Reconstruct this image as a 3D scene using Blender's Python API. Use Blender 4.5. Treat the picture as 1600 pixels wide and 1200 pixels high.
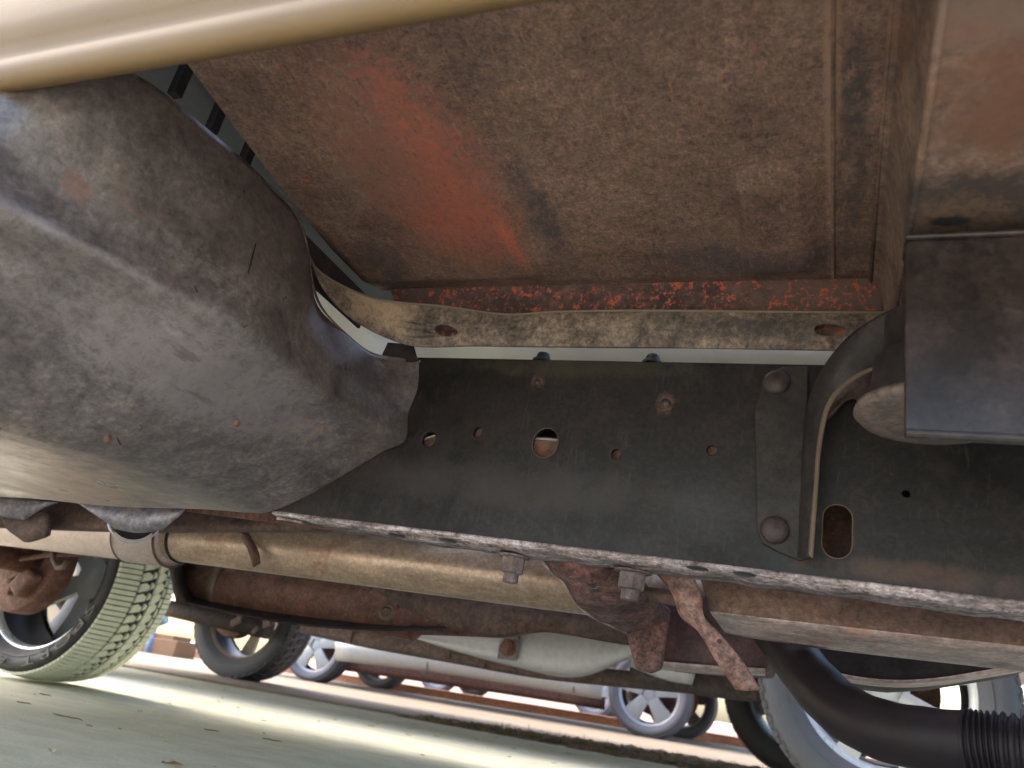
import bpy, bmesh, math, random
import numpy as np
from mathutils import Vector, Matrix
from mathutils.geometry import delaunay_2d_cdt

random.seed(7)
for o in list(bpy.data.objects):
    bpy.data.objects.remove(o)
SC = bpy.context.scene
C = SC.collection
PI = math.pi

# ------------------------------------------------------------------ frames
# truck frame: X forward along the truck, Y across it (away from the photographer), Z up; origin at the lens
FPX = 1200.0
def nrm(v): return v / np.linalg.norm(v)
_y = nrm(np.array([500, 585, 1200.0])); _l = np.array([-2700, -75, 1200.0])
_x = -nrm(_l - _y * np.dot(_y, _l)); _z = np.cross(_x, _y)
if _z[1] > 0: _z = -_z
M = np.array([_x, _y, _z])
def ray(px, py): return M @ np.array([px - 800, py - 600, FPX])
_g = nrm(np.cross(ray(0, 955), ray(1020, 1111)))
if _g[2] < 0: _g = -_g
HC = .22                                   # lens height over the concrete
_xw = nrm(np.array([1, 0, 0.]) - _g * _g[0])
W = np.array([_xw, np.cross(_g, _xw), _g])  # world = W @ truck + (0,0,HC); the drive falls about 2.7 degrees
# measured points of the truck, given by the plane they lie on
def TY(px, py, y): r = ray(px, py); return r * y / r[1]
def TZ(px, py, z): r = ray(px, py); return r * z / r[2]
def TX(px, py, x): r = ray(px, py); return r * x / r[0]
def t2w(t): return W @ np.asarray(t, float) + [0, 0, HC]
def w2t(w): return W.T @ (np.asarray(w, float) - [0, 0, HC])
def GP(px, py): r = W @ ray(px, py); return np.array([0, 0, HC]) + r * (-HC) / r[2]
def WY(px, py, y): r = W @ ray(px, py); return np.array([0, 0, HC]) + r * y / r[1]

# ------------------------------------------------------------------ camera
cam = bpy.data.cameras.new('camera'); cam_o = bpy.data.objects.new('camera', cam); C.objects.link(cam_o)
R = W @ M
rot = Matrix(((R[0, 0], -R[0, 1], -R[0, 2]), (R[1, 0], -R[1, 1], -R[1, 2]), (R[2, 0], -R[2, 1], -R[2, 2])))
cam_o.matrix_world = Matrix.Translation((0, 0, HC)) @ rot.to_4x4()
cam.sensor_width = 36; cam.lens = 27; cam.clip_start = .02; cam.clip_end = 500
cam.dof.use_dof = True; cam.dof.focus_distance = 1.0; cam.dof.aperture_fstop = 6.8
SC.camera = cam_o

# ------------------------------------------------------------------ light
SUN_EL, SUN_AZ = math.radians(44), math.radians(278)
world = bpy.data.worlds.new('World'); SC.world = world; world.use_nodes = True
wn = world.node_tree; bg = wn.nodes['Background']
sky = wn.nodes.new('ShaderNodeTexSky'); sky.sky_type = 'NISHITA'; sky.sun_disc = False
sky.sun_elevation = SUN_EL; sky.sun_rotation = SUN_AZ; sky.air_density = 1.2; sky.dust_density = 3.8; sky.ozone_density = .6
wn.links.new(sky.outputs[0], bg.inputs[0]); bg.inputs[1].default_value = .15
sun = bpy.data.lights.new('sun', 'SUN'); sun.energy = .4; sun.angle = math.radians(30); sun.color = (1, .91, .78)
sun_o = bpy.data.objects.new('sun', sun); C.objects.link(sun_o)
sun_o.rotation_euler = (PI / 2 - SUN_EL, 0, PI - SUN_AZ)
SC.view_settings.view_transform = 'Standard'; SC.view_settings.look = 'None'
SC.view_settings.gamma = 1; SC.view_settings.use_curve_mapping = False
SC.view_settings.exposure = 2.85
SC.cycles.max_bounces = 10; SC.cycles.diffuse_bounces = 6

# ------------------------------------------------------------------ materials
class NT:
    def __init__(s, name):
        s.m = bpy.data.materials.new(name); s.m.use_nodes = True; s.t = s.m.node_tree
        s.b = s.t.nodes['Principled BSDF']; s.tc = s.t.nodes.new('ShaderNodeTexCoord')
        s.o = s.tc.outputs['Object']
    def put(s, sock, v):
        if isinstance(v, bpy.types.NodeSocket): s.t.links.new(v, sock)
        else: sock.default_value = v
    def noise(s, scale, detail=6, rough=.6, dist=0, stretch=None, rotz=0, off=(0, 0, 0)):
        n = s.t.nodes.new('ShaderNodeTexNoise'); n.inputs['Scale'].default_value = scale
        n.inputs['Detail'].default_value = detail; n.inputs['Roughness'].default_value = rough; n.inputs['Distortion'].default_value = dist
        mp = s.t.nodes.new('ShaderNodeMapping'); s.t.links.new(s.o, mp.inputs[0])
        mp.inputs['Location'].default_value = off
        if stretch: mp.inputs['Scale'].default_value = stretch; mp.inputs['Rotation'].default_value = (0, 0, rotz)
        s.t.links.new(mp.outputs[0], n.inputs[0]); return n.outputs[0]
    def ramp(s, f, stops):
        r = s.t.nodes.new('ShaderNodeValToRGB'); s.t.links.new(f, r.inputs[0]); e = r.color_ramp.elements
        while len(e) < len(stops): e.new(.5)
        for k, (p, c) in enumerate(stops):
            e[k].position = p; e[k].color = (c[0], c[1], c[2], 1) if not isinstance(c, (int, float)) else (c, c, c, 1)
        return r.outputs[0]
    def mix(s, f, a, b, mode='MIX'):
        n = s.t.nodes.new('ShaderNodeMix'); n.data_type = 'RGBA'; n.blend_type = mode
        s.put(n.inputs[0], f)
        s.put(n.inputs[6], a if isinstance(a, bpy.types.NodeSocket) else (*a, 1)); s.put(n.inputs[7], b if isinstance(b, bpy.types.NodeSocket) else (*b, 1))
        return n.outputs[2]
    def math(s, op, a, b=0, clamp=False):
        n = s.t.nodes.new('ShaderNodeMath'); n.operation = op; n.use_clamp = clamp
        s.put(n.inputs[0], a); s.put(n.inputs[1], b); return n.outputs[0]
    def blob(s, c, r, soft=1.0):
        """1 inside an ellipsoid (truck frame centre minus base), fading to 0"""
        v = s.t.nodes.new('ShaderNodeVectorMath'); v.operation = 'SUBTRACT'; s.t.links.new(s.o, v.inputs[0]); v.inputs[1].default_value = c
        d = s.t.nodes.new('ShaderNodeVectorMath'); d.operation = 'DIVIDE'; s.t.links.new(v.outputs[0], d.inputs[0]); d.inputs[1].default_value = r
        l = s.t.nodes.new('ShaderNodeVectorMath'); l.operation = 'LENGTH'; s.t.links.new(d.outputs[0], l.inputs[0])
        m = s.t.nodes.new('ShaderNodeMapRange'); m.interpolation_type = 'SMOOTHSTEP'; s.t.links.new(l.outputs['Value'], m.inputs[0])
        m.inputs[1].default_value = 1 - soft; m.inputs[2].default_value = 1; m.inputs[3].default_value = 1; m.inputs[4].default_value = 0
        return m.outputs[0]
    def done(s, col, rough=.7, metal=0, bump=None, dist=.002, strength=.6, spec=.5):
        s.put(s.b.inputs['Base Color'], col if isinstance(col, bpy.types.NodeSocket) else (*col, 1))
        s.put(s.b.inputs['Roughness'], rough); s.put(s.b.inputs['Metallic'], metal); s.b.inputs['Specular IOR Level'].default_value = spec
        if bump is not None:
            n = s.t.nodes.new('ShaderNodeBump'); n.inputs['Strength'].default_value = strength; n.inputs['Distance'].default_value = dist
            s.t.links.new(bump, n.inputs['Height']); s.t.links.new(n.outputs[0], s.b.inputs['Normal'])
        return s.m

# weathered paint and rust, overall reflectance of each part
TONE = {'rail_paint': 1.05, 'dirty_shield': 1.55, 'rusty_floor': 1.62, 'flaking_primer': 1.35, 'dusty_lip': 1.7, 'dusty_rib': 1.3, 'skid_metal': 1.6, 'scraped_lip': 1.9, 'driveshaft_metal': 1.3,
        'aluminium_tube': 1.2, 'chipped_flange': 1.15, 'black_bracket': 1.35, 'orange_strap': 1.5, 'red_scale': 1.5, 'old_nut': 1.5, 'rivet': 1.0, 'bracket_paint': .72, 'brown_underbody': 1.2, 'bushing_washer': 1.1, 'galvanised_sheet': 1.5}
def grunge(name, cols, scale=7, fine=130, rust=None, rust_th=.6, rust_scale=9, rust_soft=.06, dust=None, dust_th=.55, stretch=None,
           scratch=None, scratch_stretch=(4, 60, 60), rough=(.5, .85), metal=0, bump=.0015, stains_and_light=(), contrast=.45, spec=.4, mid=34, rust_dist=.5, flecks=()):
    g = TONE.get(name, 1)
    warm = lambda c: tuple(v * k * g for v, k in zip(c, (1.12, .945, .96)))
    cols = [warm(c) for c in cols]; rust = rust and warm(rust); dust = dust and warm(dust); scratch = scratch and warm(scratch)
    stains_and_light = [(a_, b_, warm(c_), d_, e_) for a_, b_, c_, d_, e_ in stains_and_light]; flecks = [(*f_[:4], warm(f_[4]), f_[5]) for f_ in flecks]
    n = NT(name)
    a = n.noise(scale, 7, .62, .3, stretch)
    k = len(cols); c = n.ramp(a, [(.3 + .4 * i / (k - 1), cols[i]) for i in range(k)])
    f = n.noise(fine, 4, .7, .4)
    md = n.noise(mid, 9, .78, .5, stretch, off=(6, 3, 8))
    c = n.mix(min(1, contrast * 1.15), c, n.ramp(md, [(.36, (.10,) * 3), (.64, (.90,) * 3)]), 'OVERLAY')
    c = n.mix(contrast, c, n.ramp(f, [(.32, (.08,) * 3), (.68, (.92,) * 3)]), 'OVERLAY')
    if dust:
        d = n.noise(scale * 2.3, 8, .7, .6, stretch, off=(3, 1, 2))
        c = n.mix(n.ramp(d, [(dust_th, 0), (dust_th + .18, .75)]), c, dust)
    for (cen, rad, colr, th, nscale) in stains_and_light:
        bl = n.blob(cen, rad, .85)
        q = n.noise(nscale, 10, .8, .3, off=(cen[0], 7, 1))
        q = n.math('MULTIPLY', n.math('SUBTRACT', q, .5), 2.6)
        s_ = n.math('ADD', q, n.math('SUBTRACT', bl, th * .55))
        s_ = n.math('MULTIPLY', s_, 1.7, True); s_ = n.math('MULTIPLY', s_, n.math('MULTIPLY', bl, 1.6, True), True)
        c = n.mix(n.math('MULTIPLY', s_, .9), c, colr)
    for (sc_f, st_f, rz, th_f, colr, amt) in flecks:
        q = n.noise(sc_f, 5, .7, .3, st_f, rz, off=(sc_f * .1, 3, 1))
        c = n.mix(n.ramp(q, [(th_f, 0), (th_f + .07, amt)]), c, colr)
    if rust:
        r = n.noise(rust_scale, 10, .76, rust_dist, off=(5, 2, 9))
        r2 = n.noise(fine * .6, 5, .6, off=(1, 8, 3))
        rc = n.mix(r2, [v * .55 for v in rust], [min(1, v * 1.45) for v in rust])
        c = n.mix(n.ramp(r, [(rust_th, 0), (rust_th + rust_soft, 1)]), c, rc)
    if scratch:
        sc_ = n.noise(6, 3, .5, .2, scratch_stretch, rotz=.25)
        c = n.mix(n.ramp(sc_, [(.62, 0), (.70, .5)]), c, scratch)
    rg = n.ramp(n.noise(scale * 1.7, 5, .6, off=(2, 2, 2)), [(.3, rough[0]), (.7, rough[1])])
    h = n.math('ADD', n.math('MULTIPLY', f, .5), a)
    return n.done(c, rg, metal, h, bump, .7, spec)

def plain(name, col, rough=.5, metal=0, var=.15, scale=14, spec=.5, bump=.0004):
    n = NT(name); a = n.noise(scale, 8, .7)
    c = n.ramp(a, [(.25, [v * (1 - var) for v in col]), (.75, [min(1, v * (1 + var)) for v in col])])
    c = n.mix(.25, c, n.ramp(n.noise(scale * 14, 3), [(.3, (.3,) * 3), (.7, (.7,) * 3)]), 'OVERLAY')
    return n.done(c, n.ramp(a, [(.3, max(.02, rough - .08)), (.7, min(1, rough + .1))]), metal, a, bump, .5, spec)

# ------------------------------------------------------------------ mesh helpers
class MB:
    def __init__(s): s.v = []; s.f = []; s.sm = []
    def add(s, vs, fs, smooth=False):
        k = len(s.v); s.v += [tuple(map(float, p)) for p in vs]; s.f += [tuple(i + k for i in f) for f in fs]; s.sm += [smooth] * len(fs); return s
    def box(s, c, d, rot=None, bev=0.0):
        bm = bmesh.new(); bmesh.ops.create_cube(bm, size=1)
        for v in bm.verts: v.co = Vector((v.co.x * d[0], v.co.y * d[1], v.co.z * d[2]))
        if bev: bmesh.ops.bevel(bm, geom=bm.edges[:], offset=bev, segments=2, profile=.5, affect='EDGES')
        rm = rot if rot is not None else Matrix.Identity(3)
        s.add([rm @ v.co + Vector(c) for v in bm.verts], [[v.index for v in f.verts] for f in bm.faces]); bm.free(); return s
    def tube(s, path, rad, n=16, caps=True, squash=None):
        path = [np.array(p, float) for p in path]; m = len(path)
        rad = [rad] * m if isinstance(rad, (int, float)) else list(rad)
        vs = []; up = None
        for i in range(m):
            t = nrm(path[min(i + 1, m - 1)] - path[max(i - 1, 0)])
            if up is None: up = np.array([0, 0, 1.]) if abs(t[2]) < .9 else np.array([1., 0, 0])
            a = nrm(np.cross(t, up)); up = nrm(np.cross(a, t)); b = up
            for k in range(n):
                q = 2 * PI * k / n
                vs.append(path[i] + rad[i] * (math.cos(q) * a + (squash or 1) * math.sin(q) * b))
        fs = [(i * n + k, i * n + (k + 1) % n, (i + 1) * n + (k + 1) % n, (i + 1) * n + k) for i in range(m - 1) for k in range(n)]
        s.add(vs, fs, True)
        if caps:
            e = len(s.v) - m * n
            s.f += [tuple(e + k for k in range(n))[::-1], tuple(e + (m - 1) * n + k for k in range(n))]; s.sm += [False, False]
        return s
    def lathe(s, prof, c, axis='Y', n=48, a0=0, a1=2 * PI, smooth=True):
        """prof: (radius, offset along axis)"""
        full = abs(a1 - a0 - 2 * PI) < 1e-6; m = n if full else n + 1; vs = []
        for k in range(m):
            a = a0 + (a1 - a0) * k / n; ca, sa = math.cos(a), math.sin(a)
            for r, h in prof:
                vs.append({'Y': (c[0] + r * ca, c[1] + h, c[2] + r * sa), 'Z': (c[0] + r * ca, c[1] + r * sa, c[2] + h), 'X': (c[0] + h, c[1] + r * ca, c[2] + r * sa)}[axis])
        p = len(prof)
        fs = [(k * p + j, k * p + j + 1, ((k + 1) % m) * p + j + 1, ((k + 1) % m) * p + j) for k in range(n) for j in range(p - 1)]
        return s.add(vs, fs, smooth)
    def plate(s, outer, holes, fn, th, seg=None):
        """flat outline with holes, extruded th along fn's third coordinate; fn(u, v, w) -> point"""
        pts = []; edges = []; loops = [outer] + list(holes)
        for lp in loops:
            k = len(pts); pts += [Vector(p) for p in lp]; edges += [(k + i, k + (i + 1) % len(lp)) for i in range(len(lp))]
        if seg:
            us = [p[0] for p in outer]; vs_ = [p[1] for p in outer]
            for i in range(1, seg[0]):
                for j in range(1, seg[1]):
                    q = Vector((min(us) + (max(us) - min(us)) * i / seg[0], min(vs_) + (max(vs_) - min(vs_)) * j / seg[1])); pts.append(q)
        r = delaunay_2d_cdt(pts, edges, [], 2, 1e-6)
        V, F = r[0], r[2]
        def inside(p, lp):
            c = False
            for i in range(len(lp)):
                (x1, y1), (x2, y2) = lp[i], lp[i - 1]
                if (y1 > p[1]) != (y2 > p[1]) and p[0] < (x2 - x1) * (p[1] - y1) / (y2 - y1) + x1: c = not c
            return c
        keep = []
        for f in F:
            cx = sum(V[i][0] for i in f) / len(f), sum(V[i][1] for i in f) / len(f)
            if inside(cx, outer) and not any(inside(cx, h) for h in holes): keep.append(list(f))
        n = len(V); vs = [fn(v[0], v[1], 0) for v in V] + [fn(v[0], v[1], th) for v in V]
        fs = [tuple(f) for f in keep] + [tuple(i + n for i in f)[::-1] for f in keep]
        cnt = {}
        for f in keep:
            for i in range(len(f)):
                e = (f[i], f[(i + 1) % len(f)]); cnt[e] = 1
        for (a, b) in list(cnt):
            if (b, a) not in cnt: fs.append((b, a, a + n, b + n))
        return s.add(vs, fs)
    def loft(s, rows, nu=24, sub=6, smooth=True):
        """rows of control points, smoothed both ways (Catmull-Rom)"""
        def cr(P, m):
            P = [np.array(p, float) for p in P]; out = []
            P = [2 * P[0] - P[1]] + P + [2 * P[-1] - P[-2]]; L = len(P) - 3
            for i in range(m):
                t = i / (m - 1) * L; k = min(int(t), L - 1); t -= k; a, b, c_, d = P[k:k + 4]
                out.append(.5 * (2 * b + (c_ - a) * t + (2 * a - 5 * b + 4 * c_ - d) * t * t + (3 * b - a - 3 * c_ + d) * t ** 3))
            return out
        R1 = [cr(r, nu) for r in rows]; nv = (len(rows) - 1) * sub + 1
        G = [cr([r[i] for r in R1], nv) for i in range(nu)]
        vs = [G[i][j] for i in range(nu) for j in range(nv)]
        fs = [(i * nv + j, i * nv + j + 1, (i + 1) * nv + j + 1, (i + 1) * nv + j) for i in range(nu - 1) for j in range(nv - 1)]
        return s.add(vs, fs, smooth)

class Root:
    def __init__(s, name, label, cat, base, rot=None, group=None):
        s.o = bpy.data.objects.new(name, None); C.objects.link(s.o); s.o.empty_display_size = .2
        s.base = np.array(base, float)
        if rot is not None:
            loc = t2w(base); s.o.matrix_world = Matrix.Translation(loc) @ rot
        else: s.o.location = base
        s.o['label'] = label; s.o['category'] = cat
        if group: s.o['group'] = group
def part(name, mb, mat, root=None, parent=None, label=None, bevel=0, solid=0, stuff=False, auto=None, weld=False):
    base = root.base if root else np.zeros(3)
    me = bpy.data.meshes.new(name); me.from_pydata([tuple(np.array(v) - base) for v in mb.v], [], mb.f)
    me.polygons.foreach_set('use_smooth', mb.sm); me.materials.append(mat)
    bm = bmesh.new(); bm.from_mesh(me)
    if weld: bmesh.ops.remove_doubles(bm, verts=bm.verts, dist=1e-5)
    bmesh.ops.recalc_face_normals(bm, faces=bm.faces); bm.to_mesh(me); bm.free()
    if auto is not None:
        me.polygons.foreach_set('use_smooth', [True] * len(me.polygons)); me.set_sharp_from_angle(angle=auto)
    o = bpy.data.objects.new(name, me); C.objects.link(o)
    if root: o.parent = parent or root.o
    if label: o['label'] = label
    if stuff: o['kind'] = 'stuff'
    if solid:
        m = o.modifiers.new('solid', 'SOLIDIFY'); m.thickness = solid; m.offset = 0
    if bevel:
        m = o.modifiers.new('bevel', 'BEVEL'); m.width = bevel; m.segments = 2; m.limit_method = 'ANGLE'; m.angle_limit = math.radians(40)
    return o
def solo(name, mb, mat, label, cat, kind=None, group=None, **kw):
    """one-mesh thing or piece of setting; origin at its base"""
    a = np.array(mb.v); b = np.array([(a[:, 0].min() + a[:, 0].max()) / 2, (a[:, 1].min() + a[:, 1].max()) / 2, a[:, 2].min()])
    class _R: pass
    r = _R(); r.base = b; mb.v = [tuple(np.array(v) - b) for v in mb.v]
    o = part(name, mb, mat, **kw); o.location = b
    if label: o['label'] = label
    if cat: o['category'] = cat
    if kind: o['kind'] = kind
    if group: o['group'] = group
    return o
def circ(u, v, r, n=28, ry=None): return [(u + r * math.cos(2 * PI * k / n), v + (ry or r) * math.sin(2 * PI * k / n)) for k in range(n)]
def slot(u, v, w, h, n=10):
    return [(u + w * math.cos(PI * k / n), v + (h - w) + w * math.sin(PI * k / n)) for k in range(n + 1)] + [(u + w * math.cos(PI + PI * k / n), v - (h - w) + w * math.sin(PI + PI * k / n)) for k in range(n + 1)]
def hexnut(mb, c, r, h, axis=(0, 0, -1), stud=.6, stud_h=.5, washer=True):
    c = np.array(c, float); ax = nrm(np.array(axis, float)); u = nrm(np.cross(ax, [1, .3, .2])); v = np.cross(ax, u)
    def ring(rad, d, n, ph=0): return [c + ax * d + rad * (math.cos(2 * PI * k / n + ph) * u + math.sin(2 * PI * k / n + ph) * v) for k in range(n)]
    def stack(rings, n):
        vs = [p for r_ in rings for p in r_]; m = len(rings)
        mb.add(vs, [(i * n + k, i * n + (k + 1) % n, (i + 1) * n + (k + 1) % n, (i + 1) * n + k) for i in range(m - 1) for k in range(n)] + [tuple((m - 1) * n + k for k in range(n))])
    if washer: stack([ring(r * 1.3, 0, 20), ring(r * 1.3, h * .12, 20), ring(r * 1.0, h * .14, 20)], 20)
    stack([ring(r, h * .1, 6), ring(r, h * .95, 6), ring(r * .86, h, 6)], 6)
    if stud: stack([ring(r * stud, h * .9, 14), ring(r * stud, h * (1 + stud_h) - .001, 14), ring(r * stud * .8, h * (1 + stud_h), 14)], 14)
    return mb

# ------------------------------------------------------------------ palette
BASE = w2t((-1.0, 1.35, 0))
def tb(p): return tuple(np.array(p, float) - BASE)
m_rail = grunge('rail_paint', [(.0054, .0040, .0042), (.0078, .0057, .0056), (.0116, .0083, .0075)], 6, 160, rust=(.07, .037, .024), rust_th=.68, rust_scale=16,
                dust=(.030, .024, .020), dust_th=.60, rough=(.4, .7), scratch=(.026, .024, .023), scratch_stretch=(30, 30, 5), bump=.0009, contrast=.8, mid=22, rust_dist=.2,
                flecks=[(90, (1, 1, .4), 0, .66, (.034, .026, .02), .6), (26, (1, 1, .35), 0, .63, (.006, .0055, .006), .7), (120, (.4, 1, 1), 0, .70, (.045, .04, .036), .5)],
                stains_and_light=[(tb(TY(840, 596, .85)), (.022, .04, .018), (.10, .06, .04), 1.0, 60), (tb(TY(1040, 630, .85)), (.03, .05, .03), (.09, .055, .04), 1.1, 70),
                        (tb(TY(900, 575, .85)), (.3, .1, .03), (.026, .024, .014), .9, 40), (tb(TY(800, 760, .85)), (.5, .1, .06), (.022, .019, .0175), .9, 12),
                        (tb(TY(1450, 900, .85)), (.22, .1, .025), (.045, .027, .018), .95, 30)])
m_flange = grunge('chipped_flange', [(.07, .058, .053), (.19, .175, .165), (.36, .35, .35)], 26, 150, rust=(.04, .027, .024), rust_th=.55, rust_scale=60, rust_soft=.08, contrast=.8, dust=(.11, .09, .08), dust_th=.53,
                  stretch=(.4, 1.6, 1), rough=(.5, .8), bump=.0015)
m_tank = grunge('dirty_shield', [(.036, .0335, .0318), (.055, .0515, .0485), (.073, .0690, .0645)], 8, 150, rust=(.15, .075, .05), rust_th=.70, rust_scale=15, rust_soft=.1,
                dust=(.075, .056, .045), dust_th=.57, rough=(.27, .44), scratch=(.035, .031, .031), scratch_stretch=(14, 3, 12), bump=.0008, contrast=.40, mid=30,
                flecks=[(60, (1, .35, .5), .3, .64, (.15, .14, .145), .35), (45, (.5, 1, .3), .1, .66, (.03, .026, .028), .6)],
                stains_and_light=[(tb(TX(170, 215, -.62)), (.025, .018, .02), (.07, .026, .023), 1.2, 90), (tb(TX(120, 290, -.62)), (.025, .04, .03), (.085, .045, .033), 1.2, 90),
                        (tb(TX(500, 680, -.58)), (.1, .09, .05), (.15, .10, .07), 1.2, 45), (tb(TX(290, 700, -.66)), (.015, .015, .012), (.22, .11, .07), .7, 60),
                        (tb((-1.1, .62, .135)), (.62, .6, .045), (.21, .165, .13), .45, 40), (tb((-.60, .55, .235)), (.15, .44, .09), (.092, .089, .089), .8, 70),  # both paint in ground-bounce light: on the underside, on the lower slope
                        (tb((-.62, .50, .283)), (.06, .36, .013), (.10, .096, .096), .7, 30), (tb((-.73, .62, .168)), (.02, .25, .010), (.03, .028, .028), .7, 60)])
m_floor = grunge('rusty_floor', [(.040, .026, .019), (.064, .043, .031), (.090, .062, .045)], 9, 320, rust=(.15, .055, .03), rust_th=.63, rust_scale=30, rust_soft=.06,
                 dust=(.082, .064, .044), dust_th=.55, rough=(.6, .9), bump=.0012, contrast=.5, mid=110,
                 flecks=[(210, (1, .25, 1), .9, .58, (.125, .072, .042), .65), (240, (.25, 1, 1), .5, .60, (.10, .085, .055), .55), (170, (1, .3, 1), -.4, .60, (.022, .018, .017), .7), (34, (1, .6, 1), 0, .70, (.16, .045, .03), .6)],
                 stains_and_light=[(tb((-.43, .58, .5)), (.18, .40, .05), (.090, .042, .028), .75, 50), (tb((-.395, .55, .5)), (.085, .38, .05), (.15, .045, .026), 1.12, 90), (tb((-.425, .66, .5)), (.17, .22, .05), (.18, .048, .027), 1.33, 200),
                         (tb((-.372, .70, .5)), (.025, .16, .05), (.20, .052, .028), 1.15, 170), (tb((-.32, .66, .5)), (.04, .2, .05), (.026, .022, .021), .9, 40),
                         (tb((-.1, .77, .5)), (.26, .07, .06), (.030, .025, .025), 1.0, 60), (tb((.0, .6, .5)), (.028, .3, .06), (.024, .021, .019), .9, 50), (tb((-.57, .74, .5)), (.08, .12, .06), (.028, .022, .021), .9, 50),
                         (tb(TZ(1157, 370, .5)), (.010, .10, .05), (.085, .057, .037), 1.2, 90), (tb(TZ(1225, 285, .5)), (.075, .02, .05), (.09, .062, .04), 1.3, 90), (tb(TZ(1328, 260, .5)), (.02, .06, .05), (.10, .07, .045), 1.3, 90), (tb(TZ(1300, 120, .5)), (.012, .3, .05), (.11, .075, .048), .5, 80)])
m_redflake = grunge('flaking_primer', [(.022, .018, .018), (.045, .030, .025), (.07, .042, .032)], 20, 150, rust=(.24, .06, .034), rust_th=.54, rust_scale=90, rust_soft=.04, rust_dist=.15, rough=(.6, .9), bump=.002,
                    stains_and_light=[(tb(TY(640, 470, .82)), (.13, .1, .1), (.045, .032, .028), .5, 60), (tb(TY(1300, 460, .82)), (.20, .1, .1), (.065, .046, .034), .6, 60)])
m_lip = grunge('dusty_lip', [(.040, .035, .028), (.066, .057, .044), (.095, .08, .058)], 14, 170, contrast=.65, rust=(.12, .06, .04), rust_th=.68, rust_scale=22, rough=(.6, .9), bump=.001,
               stains_and_light=[(tb(TY(590, 490, .78)), (.1, .14, .08), (.20, .16, .105), .7, 60), (tb(TY(1200, 515, .82)), (.2, .1, .03), (.026, .024, .022), .9, 80)])
m_tan = NT('tan_paint'); _n = m_tan.noise(9, 5, .6)
_c = m_tan.ramp(_n, [(.3, (.090, .047, .012)), (.7, (.108, .060, .018))])
_c = m_tan.mix(m_tan.ramp(m_tan.noise(46, 8, .8, .3), [(.60, 0), (.72, .6)]), _c, (.045, .027, .012))
_c = m_tan.mix(m_tan.ramp(m_tan.noise(12, 4, .6, .2, (1, 8, 14)), [(.55, 0), (.75, .4)]), _c, (.115, .070, .027))
m_tan = m_tan.done(_c, .7, 0, _n, .0004, .03)
m_rust = grunge('rust_brown', [(.060, .034, .024), (.105, .058, .040), (.15, .085, .058)], 12, 140, rust=(.26, .085, .045), rust_th=.6, rust_scale=14, dust=(.20, .17, .14), dust_th=.64, rough=(.6, .9), bump=.0016)
m_redrust = grunge('red_scale', [(.030, .018, .017), (.064, .033, .028), (.105, .060, .050)], 18, 140, rust=(.24, .20, .20), rust_th=.60, rust_scale=46, rust_soft=.12, dust=(.018, .013, .015), dust_th=.52, contrast=.8, rough=(.45, .8), bump=.002)
m_strap = grunge('orange_strap', [(.07, .045, .037), (.115, .072, .056), (.165, .125, .105)], 24, 140, contrast=.7, rust=(.15, .06, .037), rust_th=.58, rust_scale=26, dust=(.25, .21, .19), dust_th=.58, rough=(.55, .85), bump=.001)
m_dark = grunge('dark_underbody', [(.009, .0075, .0078), (.015, .0115, .011), (.024, .018, .016)], 10, 120, rust=(.10, .05, .035), rust_th=.68, rust_scale=12, rough=(.6, .9))
m_brown = grunge('brown_underbody', [(.038, .027, .022), (.060, .041, .032), (.085, .058, .043)], 9, 120, rust=(.20, .08, .05), rust_th=.66, rust_scale=10, rough=(.6, .9))
m_shaft = grunge('driveshaft_metal', [(.24, .19, .125), (.30, .25, .175), (.35, .305, .235)], 5, 160, contrast=.3, rust=(.20, .11, .055), rust_th=.53, rust_scale=11, rust_soft=.16, stretch=(.3, 1, 1), rough=(.30, .45), metal=.45, bump=.0003)
m_shaftgrey = grunge('aluminium_tube', [(.34, .31, .27), (.40, .37, .33), (.46, .43, .39)], 5, 160, contrast=.15, rust=(.34, .22, .14), rust_th=.70, rust_scale=22, rough=(.35, .55), metal=.3, bump=.0006)
m_plate = grunge('black_bracket', [(.009, .0072, .0068), (.0158, .0124, .0118), (.0235, .0185, .017)], 8, 150, rough=(.3, .45), spec=.4, bump=.0005, dust=(.09, .075, .066), dust_th=.66)
m_ribmat = grunge('dusty_rib', [(.050, .034, .024), (.078, .055, .040), (.105, .078, .058)], 7, 120, rust=(.13, .055, .03), rust_th=.58, rust_scale=6, rust_soft=.2, rough=(.6, .85), bump=.0015, mid=16,
                  stains_and_light=[(tb(TZ(1530, 325, .42)), (.14, .09, .04), (.026, .022, .020), .35, 70), (tb(TZ(1500, 330, .42)), (.1, .06, .04), (.085, .06, .038), 1.2, 110), (tb(TZ(1560, 150, .42)), (.09, .12, .03), (.09, .048, .029), .9, 14), (tb(TZ(1540, 10, .42)), (.10, .06, .03), (.10, .075, .058), .8, 20)])
m_mount = grunge('bracket_paint', [(.018, .0165, .0165), (.028, .025, .023), (.042, .036, .029)], 9, 150, dust=(.085, .068, .05), dust_th=.58, rough=(.5, .8), bump=.0008)
m_edge = plain('worn_highlit_edge', (.115, .078, .052), .6)
m_bush = grunge('bushing_washer', [(.06, .05, .043), (.09, .075, .064), (.12, .10, .08)], 16, 150, rust=(.15, .085, .05), rust_th=.66, rust_scale=13, rough=(.5, .8), bump=.0008)
m_rivet = grunge('rivet', [(.024, .017, .017), (.036, .026, .025), (.05, .036, .033)], 30, 200, rough=(.5, .75))
m_nut = grunge('old_nut', [(.04, .032, .03), (.065, .052, .048), (.095, .08, .075)], 40, 220, rough=(.5, .8), bump=.001)
m_hose = plain('black_hose', (.0135, .0088, .0108), .52, 0, .25, 9, .25)
m_black = plain('black_bolt', (.02, .02, .021), .6)
m_pale = plain('daylight_pale', (.86, .85, .78), .45, 0, .06, 4)
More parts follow.
